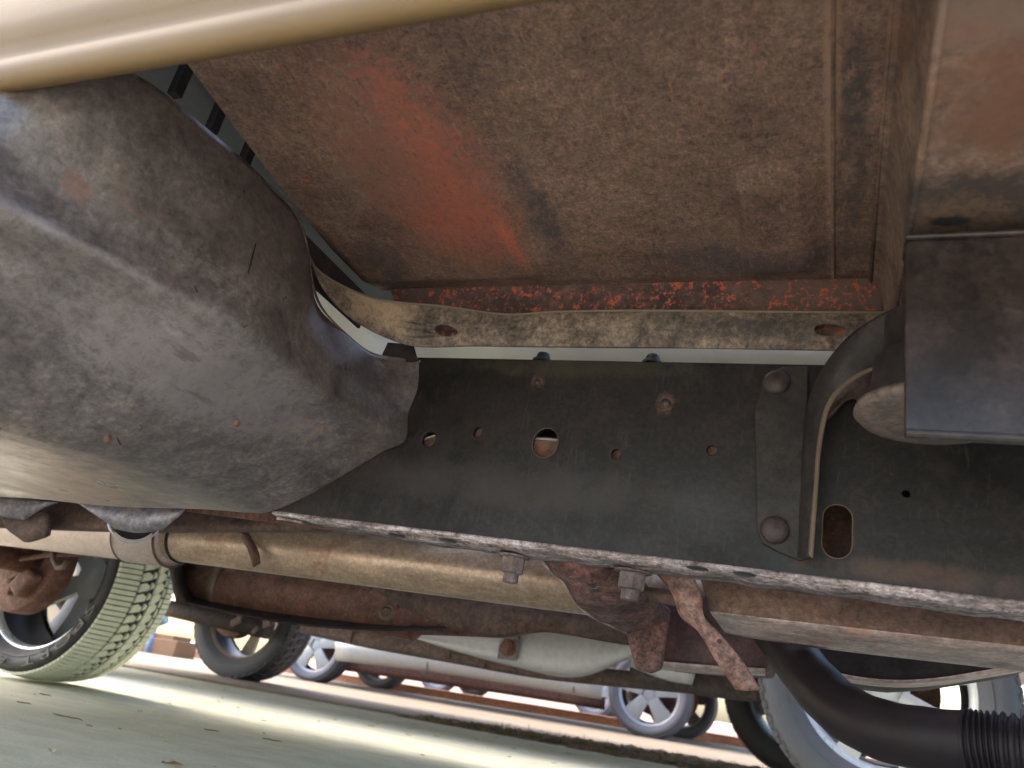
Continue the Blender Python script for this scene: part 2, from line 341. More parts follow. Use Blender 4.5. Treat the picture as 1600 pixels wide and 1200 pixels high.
m_skid = grunge('skid_metal', [(.045, .032, .025), (.07, .048, .037), (.095, .066, .05)], 8, 120, rust=(.25, .11, .065), rust_th=.62, rust_scale=8, rough=(.55, .85), stretch=(.5, 1, 1))
m_skidlip = grunge('scraped_lip', [(.11, .095, .085), (.16, .14, .125), (.22, .19, .17)], 14, 120, rust=(.22, .115, .075), rust_th=.54, rust_scale=9, rust_soft=.12, dust=(.10, .09, .085), dust_th=.58, stretch=(.35, 1, 1), rough=(.4, .7), bump=.0008)
m_bed = plain('bluegrey_paint', (.11, .13, .14), .5)
m_clamp = plain('bright_clamp', (.55, .56, .58), .3, .8)
m_greysheet = grunge('galvanised_sheet', [(.05, .05, .055), (.085, .088, .098), (.13, .136, .15)], 8, 140, dust=(.24, .19, .15), dust_th=.57, rough=(.35, .6), metal=.3)
m_tyre = plain('tyre_rubber', (.036, .033, .035), .62, 0, .3, 20)
m_tyre_grey = plain('tyre_grey', (.095, .092, .105), .75, 0, .2, 16)
m_tyre_pale = plain('tyre_pale', (.10, .108, .128), .8, 0, .15, 16)
m_tread = plain('tread_dusty', (.70, .72, .57), .85, 0, .14, 24)
m_groove = plain('tread_groove', (.045, .045, .038), .9, 0, .2, 20)
m_alloy = plain('alloy_silver', (.72, .73, .75), .28, .75, .08, 8)
m_alloybright = plain('polished_alloy', (.60, .63, .66), .3, .3, .05, 8)
m_alloywhite = plain('bright_alloy', (.26, .272, .285), .32, .2, .05, 8)
m_spokegrey = plain('grey_spokes', (.055, .053, .052), .5, .2, .2, 10)
m_rimtan = plain('dusty_rim', (.34, .27, .20), .55, .3, .2, 14)
m_rimdark = plain('rim_barrel', (.035, .034, .036), .5, .3, .2, 14)
m_brake = grunge('brake_rust', [(.075, .042, .032), (.115, .066, .050), (.155, .095, .073)], 18, 130, rough=(.6, .9), bump=.001)
m_chassis = grunge('chassis_brown', [(.075, .060, .053), (.105, .086, .076), (.135, .11, .098)], 4, 60, rough=(.6, .9))
m_chassisdark = grunge('chassis_black', [(.045, .043, .043), (.065, .06, .058), (.085, .075, .07)], 4, 60, rough=(.6, .9))
m_whitepaint = plain('grey_paint', (.16, .155, .15), .35, 0, .04, 5)
m_silver = plain('silver_pan', (.42, .42, .45), .38, .15, .08, 3)
m_board = plain('pale_board', (.25, .25, .235), .4, 0, .06, 4)
m_redbrown = grunge('red_brown', [(.08, .045, .033), (.11, .062, .045), (.14, .082, .06)], 3, 50, rough=(.6, .9))
m_glass = NT('window_glass').done((.03, .035, .04), .08)
m_blue = plain('blue_tarp', (.05, .075, .24), .5, 0, .3, 10)
m_wood = grunge('orange_timber', [(.17, .085, .05), (.23, .12, .075), (.29, .17, .11)], 3, 60, stretch=(.3, 2, 2), rough=(.6, .9))
m_card = plain('brown_box', (.22, .12, .062), .8, 0, .12, 10)
m_teal = plain('teal_plastic', (.12, .20, .21), .4)
m_bottle = plain('blue_bottle', (.10, .15, .26), .3)
m_lid = plain('white_plastic', (.72, .70, .66), .5, 0, .05)
m_twig = plain('dry_twig', (.12, .09, .06), .9, 0, .3, 60)
m_leaf = plain('dry_leaf', (.32, .20, .10), .85, 0, .3, 60)
m_straw = plain('straw', (.50, .44, .25), .85, 0, .3, 60)

def concrete(name, cols, sc=1.0, stain=None):
    n = NT(name)
    a = n.noise(1.3 * sc, 6, .6, .3, (.6, 1.6, 1)); f = n.noise(150, 5, .75); mdl = n.noise(9 * sc, 7, .65, .4, (.7, 1.3, 1))
    c = n.ramp(a, [(.3, cols[0]), (.5, cols[1]), (.7, cols[2])])
    c = n.mix(.35, c, n.ramp(mdl, [(.3, (.25,) * 3), (.7, (.75,) * 3)]), 'OVERLAY')
    c = n.mix(.45, c, n.ramp(f, [(.3, (.25,) * 3), (.7, (.75,) * 3)]), 'OVERLAY')
    pit = n.noise(60, 3, .5, off=(4, 4, 4))
    c = n.mix(n.ramp(pit, [(.74, 0), (.78, .5)]), c, (.14, .13, .10))
    if stain:
        q = n.noise(2.2, 8, .7, .6, (.5, 1.5, 1), off=(9, 1, 0)); c = n.mix(n.ramp(q, [(.52, 0), (.68, .7)]), c, stain)
    return n.done(c, .85, 0, n.math('ADD', f, mdl), .0015, .6, .3)
m_conc = concrete('concrete', [(.46, .465, .36), (.53, .53, .42), (.59, .575, .48)], 1, (.42, .44, .33))
m_conc2 = concrete('pale_concrete', [(.18, .140, .100), (.215, .168, .122), (.25, .20, .15)], .6)
m_dirt = concrete('red_dirt', [(.24, .14, .10), (.32, .20, .15), (.40, .27, .21)], .7)
m_moss = grunge('moss_soil', [(.08, .075, .045), (.14, .125, .07), (.22, .18, .115)], 14, 60, rust=(.15, .17, .06), rust_th=.58, rust_scale=9, rough=(.8, 1), bump=.006)

# ================================================================== SETTING
# the drive is one sheet that runs to the horizon; a raised second slab starts past the parked truck
def sheet(x0, x1, y0, y1, z, nx, ny, fn=None):
    mb = MB(); vs = []
    for i in range(nx + 1):
        for j in range(ny + 1):
            x = x0 + (x1 - x0) * i / nx; y = y0 + (y1 - y0) * j / ny
            vs.append((x, y, z + (fn(x, y) if fn else 0)))
    return mb.add(vs, [(i * (ny + 1) + j, (i + 1) * (ny + 1) + j, (i + 1) * (ny + 1) + j + 1, i * (ny + 1) + j + 1) for i in range(nx) for j in range(ny)], True)
solo('ground', sheet(-200, 200, -200, 200, 0, 8, 8), m_conc, None, None, 'structure')
def slab(name, y0, y1, z, mat, x0=-60, x1=60):
    mb = MB(); rng = random.Random(3); n = 200; v = []
    prof = [(y0, -.02), (y0, z - .004), (y0 + .006, z), (y1, z), (y1, -.02)]
    for i in range(n + 1):
        x = x0 + (x1 - x0) * i / n; w = rng.uniform(-.006, .006)
        v += [(x, y + (w if k < 3 else 0), zz) for k, (y, zz) in enumerate(prof)]
    f = [(i * 5 + k, (i + 1) * 5 + k, (i + 1) * 5 + k + 1, i * 5 + k + 1) for i in range(n) for k in range(4)]
    return solo(name, mb.add(v, f), mat, None, None, 'structure')
slab('pavement', 4.05, 8.6, .014, m_conc2)
solo('dirt_ground', sheet(-60, 60, 9.0, 60, .02, 6, 6), m_dirt, None, None, 'structure')
# moss and soil caught along the edge of the second slab
mb = MB(); rng = random.Random(11)
for i in range(900):
    x = rng.uniform(-2.15, 1.2); wgt = min(1, (x + 2.2) / 1.4)
    y = 4.0 + rng.uniform(-.10, .95) * wgt * rng.random() ** .5; s_ = rng.uniform(.012, .05) * (.5 + .5 * wgt); zz = .016 if y > 4.05 else 0
    a = rng.uniform(0, PI); h = rng.uniform(.006, .02)
    ring = [(x + s_ * 1.6 * math.cos(a + k * 1.257) * rng.uniform(.7, 1.2), y + s_ * math.sin(a + k * 1.257) * rng.uniform(.7, 1.2), zz) for k in range(5)]
    mb.add(ring + [(x, y, zz + h)], [(k, (k + 1) % 5, 5) for k in range(5)])
for i in range(700):
    x = rng.uniform(-1.9, 1.2); y = 4.0 + rng.uniform(-.05, .8) * rng.random(); h = rng.uniform(.015, .06); a = rng.uniform(0, 2 * PI)
    dx, dy = math.cos(a) * .003, math.sin(a) * .003
    mb.add([(x - dx, y - dy, 0.0), (x + dx, y + dy, 0.0), (x + rng.uniform(-.03, .03), y + rng.uniform(-.03, .03), h)], [(0, 1, 2)])
solo('moss', mb, m_moss, None, None, 'stuff')

# ================================================================== THE TRUCK
rotW = Matrix([[float(W[i][j]) for j in range(3)] for i in range(3)]).to_4x4()
T = Root('pickup_truck', 'tan pickup truck parked overhead, seen from underneath with its rusty frame and fuel tank shield', 'pickup truck', BASE, rotW)
YR = .85; ZB, ZT = .166, .406

# --- frame rail: web with holes, top and bottom flanges, inner web seen through the holes
def webpt(u, v, w): return (u, YR + w, v)
def wp(px, py): q = TY(px, py, YR); return float(q[0]), float(q[2])
holes = []
for px, py, r, kind in [(670, 686, 12, 'c'), (746, 675, 6, 's'), (852, 692, 23, 'c'), (962, 709, 8, 'c'), (1112, 703, 8, 'c')]:
    u, v = wp(px, py); q = TY(px, py, YR); d = (M.T @ q)[2]; r_ = r * d / FPX
    holes.append(circ(u, v, r_ * .93, 26, r_ * 1.08) if kind == 'c' else slot(u, v, r_, r_ * 1.5, 6))
u, v = wp(1308, 830); holes.append(slot(u, v, .0145, .0285))
u, v = wp(1416, 771); holes.append(circ(u, v, .004, 10))
mb = MB(); mb.plate([(-2.6, ZB), (-2.6, ZT), (2.1, ZT), (2.1, ZB)], holes, webpt, .006)
rail = part('frame_rail', mb, m_rail, T, label='near black frame rail with round holes and rivets', bevel=.0008)
rng = random.Random(5)
mb = MB(); n = 160; rows = [[], [], []]
for i in range(n + 1):
    x = -.72 + (2.1 + .72) * i / n; wd = .054 * min(1, .2 + (x + .72) / .30) if x < -.4 else .054
    wob = .0012 * math.sin(x * 41) + .001 * math.sin(x * 97) + rng.uniform(-.0007, .0007)
    rows[0].append((x, YR - .0005, ZB - .001)); rows[1].append((x, YR + .02, ZB - .006 + wob)); rows[2].append((x, YR + .0 + wd + wob * 2, ZB - .007 + wob))
vs = [p for r_ in rows for p in r_]; m_ = n + 1
mb.add(vs, [(k * m_ + i, k * m_ + i + 1, (k + 1) * m_ + i + 1, (k + 1) * m_ + i) for k in range(2) for i in range(n)], True)
part('bottom_flange', mb, m_flange, T, rail, label='pale bottom flange with chipped paint', solid=.004)
mb = MB().box((-.25, YR + .055, ZT - .003), (4.7, .098, .005)); part('top_flange', mb, m_rail, T, rail)
for px, py in [(1090, 889), (1163, 898), (620, 838), (700, 846)]:
    q = TZ(px, py, ZB - .0095); mb = MB().lathe([(0, 0), (.011, 0), (.012, .0005), (.0105, .0012)], q, 'Z', 16); part('flange_hole', mb, m_black, T, rail)
# inner web strips seen through the round holes, with a cut edge painted bright as if lit
mb = MB().box((-.25, YR + .085, (ZB + ZT) / 2 - .02), (4.7, .004, .20)); part('inner_web', mb, m_rust, T, rail)
for px, py in [(746, 675), (962, 709), (1112, 703)]:
    q = TY(px, py, YR + .011); mb = MB().box(q, (.03, .002, .03)); part('added_hole_back', mb, m_redbrown, T, rail)  # added plate close behind each hole keeps its inside from going black
for px, py, ln, tilt in [(852, 687, .034, .0), (671, 684, .02, -.35)]:
    q = TY(px, py, YR + .012); mb = MB().box(q, (ln, .004, .0022), Matrix.Rotation(tilt, 3, 'Y')); part('lit_cut_edge', mb, m_board, T, rail)
    q = TY(px, py + 14, YR + .016); mb = MB().box(q, (ln + .02, .002, .03), Matrix.Rotation(tilt, 3, 'Y')); part('added_hole_back', mb, m_redbrown, T, rail)  # added plate lightens the inside of the hole
for hs, hr in ((holes[5], .0006), (holes[2], .0004)):
    mb = MB().tube([(u, YR - .0002, v) for u, v in hs + hs[:1]], hr, 6, False); part('hole_highlight', mb, m_edge, T, rail)  # pale ring paints a highlight on the worn hole edge
# nuts under the flange
for px, py, sc_ in [(805, 862, 1.0), (990, 882, 1.1)]:
    q = TZ(px, py, ZB - .010); q = q * (.893 / q[1]); q[2] = ZB - .010; mb = hexnut(MB(), q, .0155 * sc_, .022, (0, .05, -1), .62, .55)
    part('flange_nut', mb, m_nut, T, rail, bevel=.0007)
# bolt heads on the rail top
for px in (848, 1020):
    q = TY(px, 562, YR + .01); q[2] = ZT
    mb = MB().lathe([(.0135, 0), (.0135, .003), (.009, .0035), (.009, .009), (.0075, .013), (.004, .0145), (0, .015)], q, 'Z', 20)
    part('rail_bolt', mb, m_black, T, rail)

# --- riveted body mount bracket on the rail
def yp(px, py, y): return tuple(TY(px, py, y))
poly = [(1179, 640), (1196, 585), (1225, 572), (1262, 572), (1263, 870), (1252, 876), (1216, 862), (1190, 848), (1183, 825)]
pl = [(float(TY(*p, YR - .006)[0]), float(TY(*p, YR - .006)[2])) for p in poly]
mb = MB().plate(pl, [], lambda u, v, w: (u, YR - .0062 + w, v), .006)
brk = part('mount_bracket', mb, m_mount, T, label='dark bracket riveted to the rail, curving out to the body mount', bevel=.0015)
mb = MB().loft([[yp(1250, 872, .842), yp(1255, 760, .842), yp(1259, 680, .838), yp(1268, 620, .825), yp(1295, 565, .80), yp(1345, 512, .76), yp(1432, 470, .72), yp(1620, 440, .70)],
                [yp(1258, 873, .832), yp(1264, 760, .832), yp(1270, 680, .826), yp(1283, 622, .81), yp(1312, 574, .79), yp(1360, 532, .76), yp(1436, 508, .735), yp(1620, 490, .72)],
                [yp(1266, 870, .822), yp(1275, 760, .822), yp(1281, 690, .818), yp(1295, 632, .805), yp(1325, 597, .795), yp(1372, 573, .78), yp(1440, 560, .765), yp(1620, 548, .75)]], 44, 5)
part('bracket_arm', mb, m_mount, T, brk, solid=.005)
edge = [yp(1267, 869, .821), yp(1275, 760, .820), yp(1281, 690, .816), yp(1295, 632, .803), yp(1325, 597, .793), yp(1372, 573, .778), yp(1440, 560, .763)]
mb = MB()
mb.loft([[np.array(p) + d for p in edge] for d in ((-.0022, -.001, .001), (0, -.003, -.0016), (.0022, -.001, -.002))], 40, 3)
part('worn_rim', mb, m_edge, T, brk)
for px, py in [(1213, 599), (1211, 829)]:
    q = TY(px, py, YR - .006); rr = .0145
    mb = MB().lathe([(rr * 1.0, 0), (rr * 1.02, -.003), (rr * .9, -.007), (rr * .55, -.0095), (0, -.0105)], q, 'Y', 28)
    part('rivet', mb, m_rivet, T, brk)
for px, py, rr in [(1040, 630, .006), (840, 597, .0045)]:
    q = TY(px, py, YR); mb = MB().lathe([(rr, 0), (rr * .9, -.002), (0, -.003)], q, 'Y', 16); part('weld_spot', mb, m_rivet, T, rail)
# gusset that backs the cup, bushing and washer
mb = MB().loft([[yp(1290, 640, .845), yp(1340, 560, .845), yp(1430, 540, .845), yp(1640, 530, .845)], [yp(1292, 655, .84), yp(1330, 622, .83), yp(1385, 650, .80), yp(1640, 660, .78)]], 20, 5)
part('gusset', mb, m_brown, T, brk, solid=.004)
qc = TY(1460, 659, .70)
mb = MB().lathe([(0, -.001), (.012, -.001), (.0125, .002), (.020, .0022), (.045, -.0005), (.060, .001), (.0645, .006), (.063, .011), (.054, .0125), (.048, .0135)], qc, 'Z', 56)
bush = part('washer', mb, m_bush, T, brk)
mb = MB().lathe([(.0565, .011), (.0545, .03), (.053, .055), (.044, .062), (.044, .10)], (qc[0] + .004, qc[1], qc[2]), 'Z', 48)
part('rubber_bushing', mb, m_mount, T, brk)
mb = hexnut(MB(), (qc[0], qc[1], qc[2] - .0005), .012, .006, (0, 0, -1), 0, 0, False); part('bushing_bolt', mb, m_rust, T, brk)

# --- cab floor panel with pressed beads, seams and pad
XF0, XF1, YF0, YF1, ZF = -.632, .95, .285, .829, .5
def floor_h(x, y):
    h = 0
    def ss(a, b, t): t = min(1, max(0, (t - a) / (b - a))); return t * t * (3 - 2 * t)
    h -= .010 * (1 - ss(-.375, -.345, x))                         # rear half pressed lower, edge along x=-.36
    pad = ss(-.112, -.098, x) * (1 - ss(-.05, -.017, x)) * ss(.606, .63, y - .35 * max(0, -.075 - x))
    h -= .010 * pad
    h -= .0012 * math.exp(-((x + .0165) / .0022) ** 2)             # sealer bead
    h += .0012 * math.sin(x * 23 + y * 9) * math.sin(y * 17 - x * 5)
    h = h * (1 - ss(.775, .812, y)) + .0045 * ss(.806, .822, y)
    return h
mb = MB(); xs = list(np.linspace(XF0, -.40, 18)) + list(np.linspace(-.395, -.12, 40)) + list(np.linspace(-.117, .02, 80)) + list(np.linspace(.03, XF1, 20)); ys = np.linspace(YF0 + .02, YF1, 70)
redge = lambda y: float(np.interp(y, [.30, .42, .57, .70, .83], [-.572, -.590, -.614, -.626, -.630]))
mb.add([((x - XF0) / (-.40 - XF0) * (-.40 - redge(y)) + redge(y) if x < -.40 else x, y, ZF + floor_h(x, y)) for x in xs for y in ys], [(i * 70 + j, (i + 1) * 70 + j, (i + 1) * 70 + j + 1, i * 70 + j + 1) for i in range(len(xs) - 1) for j in range(69)], True)
floor = part('cab_floor', mb, m_floor, T, label='rusty brown cab floor with a red overspray patch', solid=.002)
mb = MB().box((-.0155, .565, ZF - .0015), (.0035, .50, .004), None, .001); part('seam_sealer', mb, m_ribmat, T, floor)
# small weld blisters on the seam flange
for px, py, r_ in [(1328, 117, .006), (1304, 118, .004), (1335, 210, .008), (1330, 300, .01), (1326, 320, .008), (1320, 395, .006)]:
    q = TZ(px, py, ZF - .001); mb = MB().lathe([(r_ * 1.1, .0012), (r_ * .8, .0002), (r_ * .4, .0004), (0, .0008)], q, 'Z', 14); part('spot_weld', mb, m_floor, T, floor)
# cross rib of the floor on the right, hat section, near the lens
mb = MB(); pr = [(.022, ZF + .004), (.024, ZF - .002), (.030, ZF - .004), (.034, ZF - .012), (.0455, .425), (.049, .4205), (.056, .420), (.17, .416), (.21, .424), (.225, ZF)]
yy = np.linspace(.30, .842, 20)
for y in yy:
    k_ = .5 + .5 * math.tanh((y - .60) * 30); lift = .0
    for (x, z) in pr: mb.v.append((x, y, z + lift))
L = len(pr); mb.f = [(i * L + k, (i + 1) * L + k, (i + 1) * L + k + 1, i * L + k + 1) for i in range(19) for k in range(L - 1)]; mb.sm = [True] * len(mb.f)
rib = part('floor_crossmember', mb, m_ribmat, T, floor, solid=.003, auto=math.radians(40))
mb = MB().tube([(.0475, .30, .4205), (.0475, .58, .4205), (.046, .70, .423), (.046, .84, .424)], .0034, 10); part('fold_edge', mb, m_ribmat, T, floor)
mb = MB().tube([(.023, .33, ZF - .002), (.0235, .62, ZF - .002), (.024, .82, ZF - .003)], .0022, 8); part('sealer_bead', mb, m_ribmat, T, floor)
# black mounting box in front of the body mount
q0 = TY(1415, 375, .585); q1 = TY(1410, 681, .585); q2 = TY(1640, 697, .585)
mb = MB().box(((q0[0] + .30) / 2 - .0005, .585 + .004, (.3925 + q1[2]) / 2), (.30 - q0[0], .008, .3925 - q1[2]), None, .0025)
mb.box(((q0[0] + .30) / 2 - .0005, .600, .3945), (.30 - q0[0], .036, .005), None, .002)
mb.box(((q0[0] + .30) / 2, .590, q1[2] + .0035), (.30 - q0[0], .012, .0045), None, .0015)
part('mount_spacer', MB().box((.18, .66, .407), (.24, .09, .026), None, .003), m_ribmat, T, floor)
box = part('mounting_plate', mb, m_plate, T, label='black mounting plate on the right, nearest the lens')
mb = MB(); q = TZ(1485, 345, .4155)
mb.lathe([(0, -.0006), (.011, -.0006)], q, 'Z', 20); mb.v = [(q[0] + (v[0] - q[0]) * 1.3, q[1] + (v[1] - q[1]) * .5, v[2]) for v in mb.v]
part('slit', mb, m_black, T, rib)

# --- red flaking wall and dusty sill lip over the rail
mb = MB().loft([[(-.62, .824, ZF + .012), (-.3, .824, ZF + .012), (.03, .824, ZF + .012), (.95, .824, ZF + .012)], [(-.60, .828, .483), (-.3, .829, .475), (.03, .829, .468), (.95, .829, .468)], [(-.57, .836, .418), (-.3, .838, .418), (.03, .838, .42), (.95, .838, .42)]], 60, 4)
part('sill_wall', mb, m_redflake, T, floor, label='red and black flaking wall above the sill lip', solid=.002)
up = [(484, 400, .655), (500, 424, .672), (540, 449, .71), (600, 470, .76), (700, 480, .80), (790, 492, .81), (870, 488, .812), (1000, 486, .814), (1200, 488, .816), (1360, 489, .818), (1620, 490, .82)]
lo = [(486, 408, .655), (505, 452, .675), (545, 495, .715), (600, 526, .765), (655, 541, .803), (740, 540, .812), (870, 541, .815), (1000, 542, .817), (1200, 545, .819), (1360, 548, .82), (1620, 556, .822)]
def cr1(P, t):
    P = [np.array(p, float) for p in P]; P = [2 * P[0] - P[1]] + P + [2 * P[-1] - P[-2]]; L = len(P) - 3
    t *= L; k = min(int(t), L - 1); t -= k; a, b, c_, d = P[k:k + 4]
    return .5 * (2 * b + (c_ - a) * t + (2 * a - 5 * b + 4 * c_ - d) * t * t + (3 * b - a - 3 * c_ + d) * t ** 3)
U3 = [TY(*p) for p in up]; L3 = [TY(*p) for p in lo]
def lipfn(u, v, w):
    a = cr1(U3, u); b = cr1(L3, u); p = a * (1 - v) + b * v
    return p + np.array([0, -.004 * math.sin(v * PI) + w, 0])
def find_uv(px, py):
    best = None
    for u in np.linspace(0, 1, 400):
        for v in np.linspace(.1, .95, 18):
            p = M.T @ lipfn(u, v, 0); x, y = 800 + FPX * p[0] / p[2], 600 + FPX * p[1] / p[2]
            d = (x - px) ** 2 + (y - py) ** 2
            if best is None or d < best[0]: best = (d, u, v)
    return best[1:]
hl = []
for px, py, ru, rv in [(697, 516, 18.5, 9), (1297, 515, 24, 10)]:
    u, v = find_uv(px, py)
    def pj(u, v): p = M.T @ lipfn(u, v, 0); return np.array([800 + FPX * p[0] / p[2], 600 + FPX * p[1] / p[2]])
    J = np.linalg.inv(np.column_stack([(pj(u + .002, v) - pj(u - .002, v)) / .004, (pj(u, v + .02) - pj(u, v - .02)) / .04])); el = []
    for k in range(26):
        a = 2 * PI * k / 26; ex, ey = ru * math.cos(a), rv * math.sin(a); d_ = J @ np.array([ex - .1 * ey, ey + .2 * ex * (px < 900)]); el.append((u + d_[0], v + d_[1]))
    hl.append(el)
n_ = 120
outer = [(i / n_, 0) for i in range(n_ + 1)] + [(i / n_, 1) for i in range(n_, -1, -1)]
mb = MB().plate(outer, hl, lipfn, .003, (n_, 6))
lip = part('sill_lip', mb, m_lip, T, label='dusty curved sill lip with two oval holes', auto=math.radians(35))
mb = MB().loft([[p + np.array([0, -.0015, .0012]) for p in U3], [p + np.array([0, -.004, .0002]) for p in U3], [p + np.array([0, -.0022, -.002]) for p in U3]], 90, 3); part('worn_rim', mb, m_edge, T, lip)

# pale tube added to stand for daylight in the slot between lip and rail
y_t = 1.02; qa = TY(660, 551, y_t); qb = TY(1250, 553, y_t)
mb = MB().tube([(qa[0] - .012, y_t, qa[2]), (qa[0], y_t, qa[2]), (.0, y_t, qb[2]), (1.6, y_t, qb[2] + .03)], [.03, .05, .05, .05], 28); part('daylight_tube', mb, m_pale, T)
mb = MB().loft([[yp(500, 440, .92), yp(560, 490, .92), yp(640, 545, .92)], [yp(470, 440, .92), yp(535, 545, .92), yp(612, 580, .92)]], 12, 3)
part('gap_daylight_panel', mb, m_pale, T, solid=.002)  # added pale sheet stands for the light behind the notch

pl = [(float(TY(*p, .838)[0]), float(TY(*p, .838)[2])) for p in [(606, 535), (645, 538), (652, 562), (598, 574), (594, 560)]]
mb = MB().plate(pl, [], lambda u, v, w: (u, .838 + w, v), .003); part('dark_tab', mb, m_dark, T)
# --- fuel tank shield
tops = [(.285, .412, -.675), (.312, .440, -.622), (.350, .447, -.601), (.42, .457, -.600), (.54, .467, -.600), (.595, .466, -.600), (.628, .440, -.600), (.650, .413, -.600), (.680, .392, -.600), (.73, .386, -.600), (.79, .387, -.600), (.825, .394, -.590), (.847, .399, -.548)]
rows = []
for y, zt, xt in tops:
    k = (y - .30) / .547
    xc = -.632 + .072 * min(1, max(0, k) * 2.2) + .018 * max(0, (k - .85) / .15)
    dz = -.024 * (1 - k)
    rows.append([(xt, y, zt), (xt + .004 + .35 * (xc - xt), y, zt + (.285 - zt) * .35), (xc - .006, y, .318), (xc + .001, y, .281), (xc - .027, y, .2645), (xc - .077, y, .2275 + .35 * dz), (xc - .128, y, .1915 + .65 * dz), (xc - .174, y, .1675 + dz), (xc - .211, y, .1605 + dz), (xc - .285, y, .1565 + dz), (-1.25, y, .137 + .3 * dz), (-1.7, y, .13)])
mb = MB().loft(rows, 13 * 7, 9)
# loft samples along the profile, then across; bow and dents give the sheet its unevenness
mb.v = [(v[0] + .003 * math.sin(v[1] * 19 + v[2] * 13) + .0016 * math.sin(v[1] * 43 - v[2] * 31), v[1], v[2] + .002 * math.sin(v[0] * 17 + v[1] * 11)) for v in mb.v]
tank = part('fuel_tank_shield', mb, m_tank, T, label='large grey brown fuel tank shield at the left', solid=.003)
tank_v = mb
mb = MB().loft([[(r[0][0] + a, r[0][1], r[0][2] + b) for r in rows[1:]] for a, b in ((-.002, .001), (.0022, .0012), (.003, -.0025))], 100, 3); part('worn_rim', mb, m_lip, T, tank)
# the side toward the kerb and a pressed rib underneath
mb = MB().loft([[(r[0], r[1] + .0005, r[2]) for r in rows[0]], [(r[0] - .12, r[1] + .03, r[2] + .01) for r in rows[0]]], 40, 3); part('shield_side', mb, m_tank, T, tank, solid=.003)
for k_, sp_ in enumerate([[(400, 380), (393, 405), (388, 428)], [(380, 512), (412, 492), (448, 464)], [(176, 665), (186, 690), (198, 712)], [(304, 446), (309, 460), (312, 458)]]):
    pts_ = [TX(a_, b_, -.5 - .0 * k_) for a_, b_ in sp_]; out_ = []
    for p_ in pts_:      # follow the sheet: nearest shield vertex along the same line of sight
        d_ = nrm(p_); A_ = np.array(tank_v.v); t_ = A_ @ d_; e_ = np.linalg.norm(A_ - t_[:, None] * d_, axis=1); i_ = int(np.argmin(e_ + .02 * t_)); out_.append(d_ * (t_[i_] - .002))
    part('scratch', MB().tube(out_, [.0004, .0011, .0004], 6), m_dark, T, tank)
for px, py in [(371, 661), (170, 686)]:
    q = TX(px, py, -.592); mb = MB().lathe([(.0045, -.001), (.003, .0015), (0, .0012)], q, 'X', 12); part('drain_hole', mb, m_rust, T, tank)

# --- body outside: rocker, cab, bed, bonnet
def extr(prof, x0, x1, n=2, drop=None):
    mb = MB(); L = len(prof)
    for i in range(n + 1):
        x = x0 + (x1 - x0) * i / n
        mb.v += [(x, y, z + (drop(x) if drop else 0)) for y, z in prof]
    mb.f = [(i * L + k, (i + 1) * L + k, (i + 1) * L + k + 1, i * L + k + 1) for i in range(n) for k in range(L - 1)]; mb.sm = [True] * len(mb.f); return mb
rk = [(.33, .45), (.312, .412), (.300, .3925), (.291, .3835), (.284, .382), (.279, .387), (.2775, .395), (.2785, .404), (.283, .413), (.2845, .421), (.281, .430), (.277, .440), (.2768, .452), (.2772, .485), (.2795, .492), (.2795, .498), (.2765, .506), (.277, .53), (.282, .60)]
body = part('rocker_panel', extr(rk, -.80, .95, 24, lambda x: -.0065 - .0105 * (x + .63)), m_tan, T, label='tan rocker panel along the top left', solid=.0015)
cabp = [(-.63, .60), (-.63, 1.05), (-.60, 1.52), (.30, 1.52), (.80, 1.06), (.95, 1.02), (.95, .60)]
win = [(-.45, 1.07), (-.43, 1.44), (.26, 1.44), (.62, 1.07)]
for y in (.283, 2.40):
    mb = MB().plate(cabp, [win], lambda u, v, w, y=y: (u, y + w, v), .02); part('cab_side', mb, m_tan, T, bevel=.004)
    mb = MB().plate([(a, b) for a, b in win], [], lambda u, v, w, y=y: (u, y + w, v), .004)
part('rocker_panel', extr([(2.42 + .28 - y, z) for y, z in rk], -.66, .95, 2), m_tan, T, solid=.0015)
mb = MB().box((-.15, 1.35, 1.53), (.92, 2.1, .02), None, .006); part('roof', mb, m_tan, T)
mb = MB().box((-.582, 1.35, .81), (.012, 2.10, .60), None, .004); part('cab_rear_wall', mb, m_tan, T)
mb = MB().box((-.655, .735, .470), (.004, .20, .052)); part('cab_rear_flange', mb, m_dark, T)
mb = MB().box((.94, 1.35, .80), (.02, 2.1, .5)); part('firewall', mb, m_dark, T)
hood = [(.95, 1.02), (2.05, .93), (2.22, .80), (2.26, .45), (1.75, .42), (1.66, .62), (1.48, .77), (1.12, .77), (.99, .62), (.95, .48)]
for y in (.283, 2.39): mb = MB().plate(hood, [], lambda u, v, w, y=y: (u, y + w, v), .03); part('front_wing', mb, m_tan, T, bevel=.006)
mb = MB().loft([[(.96, .31, 1.022), (.96, 1.35, 1.045), (.96, 2.39, 1.022)], [(2.05, .33, .932), (2.05, 1.35, .96), (2.05, 2.37, .932)], [(2.24, .36, .80), (2.26, 1.35, .82), (2.24, 2.34, .80)], [(2.26, .36, .45), (2.28, 1.35, .45), (2.26, 2.34, .45)]], 12, 4); part('bonnet', mb, m_tan, T, solid=.01)
bedp = [(-.70, .36), (-.70, .98), (-3.75, .98), (-3.75, .42), (-3.10, .40), (-3.05, .56), (-2.86, .72), (-2.44, .72), (-2.25, .56), (-2.20, .36)]
for y in (.283, 2.40): mb = MB().plate(bedp, [], lambda u, v, w, y=y: (u, y + w, v), .02); part('bed_side', mb, m_tan, T, bevel=.005)
mb = MB().box((-2.22, 1.35, .60), (3.03, 2.08, .02)); part('bed_floor', mb, m_bed, T)
mb = MB().box((-.712, 1.35, .785), (.02, 2.08, .39))
bedfront = part('bed_front_wall', mb, m_bed, T, label='blue grey front wall of the cargo bed')
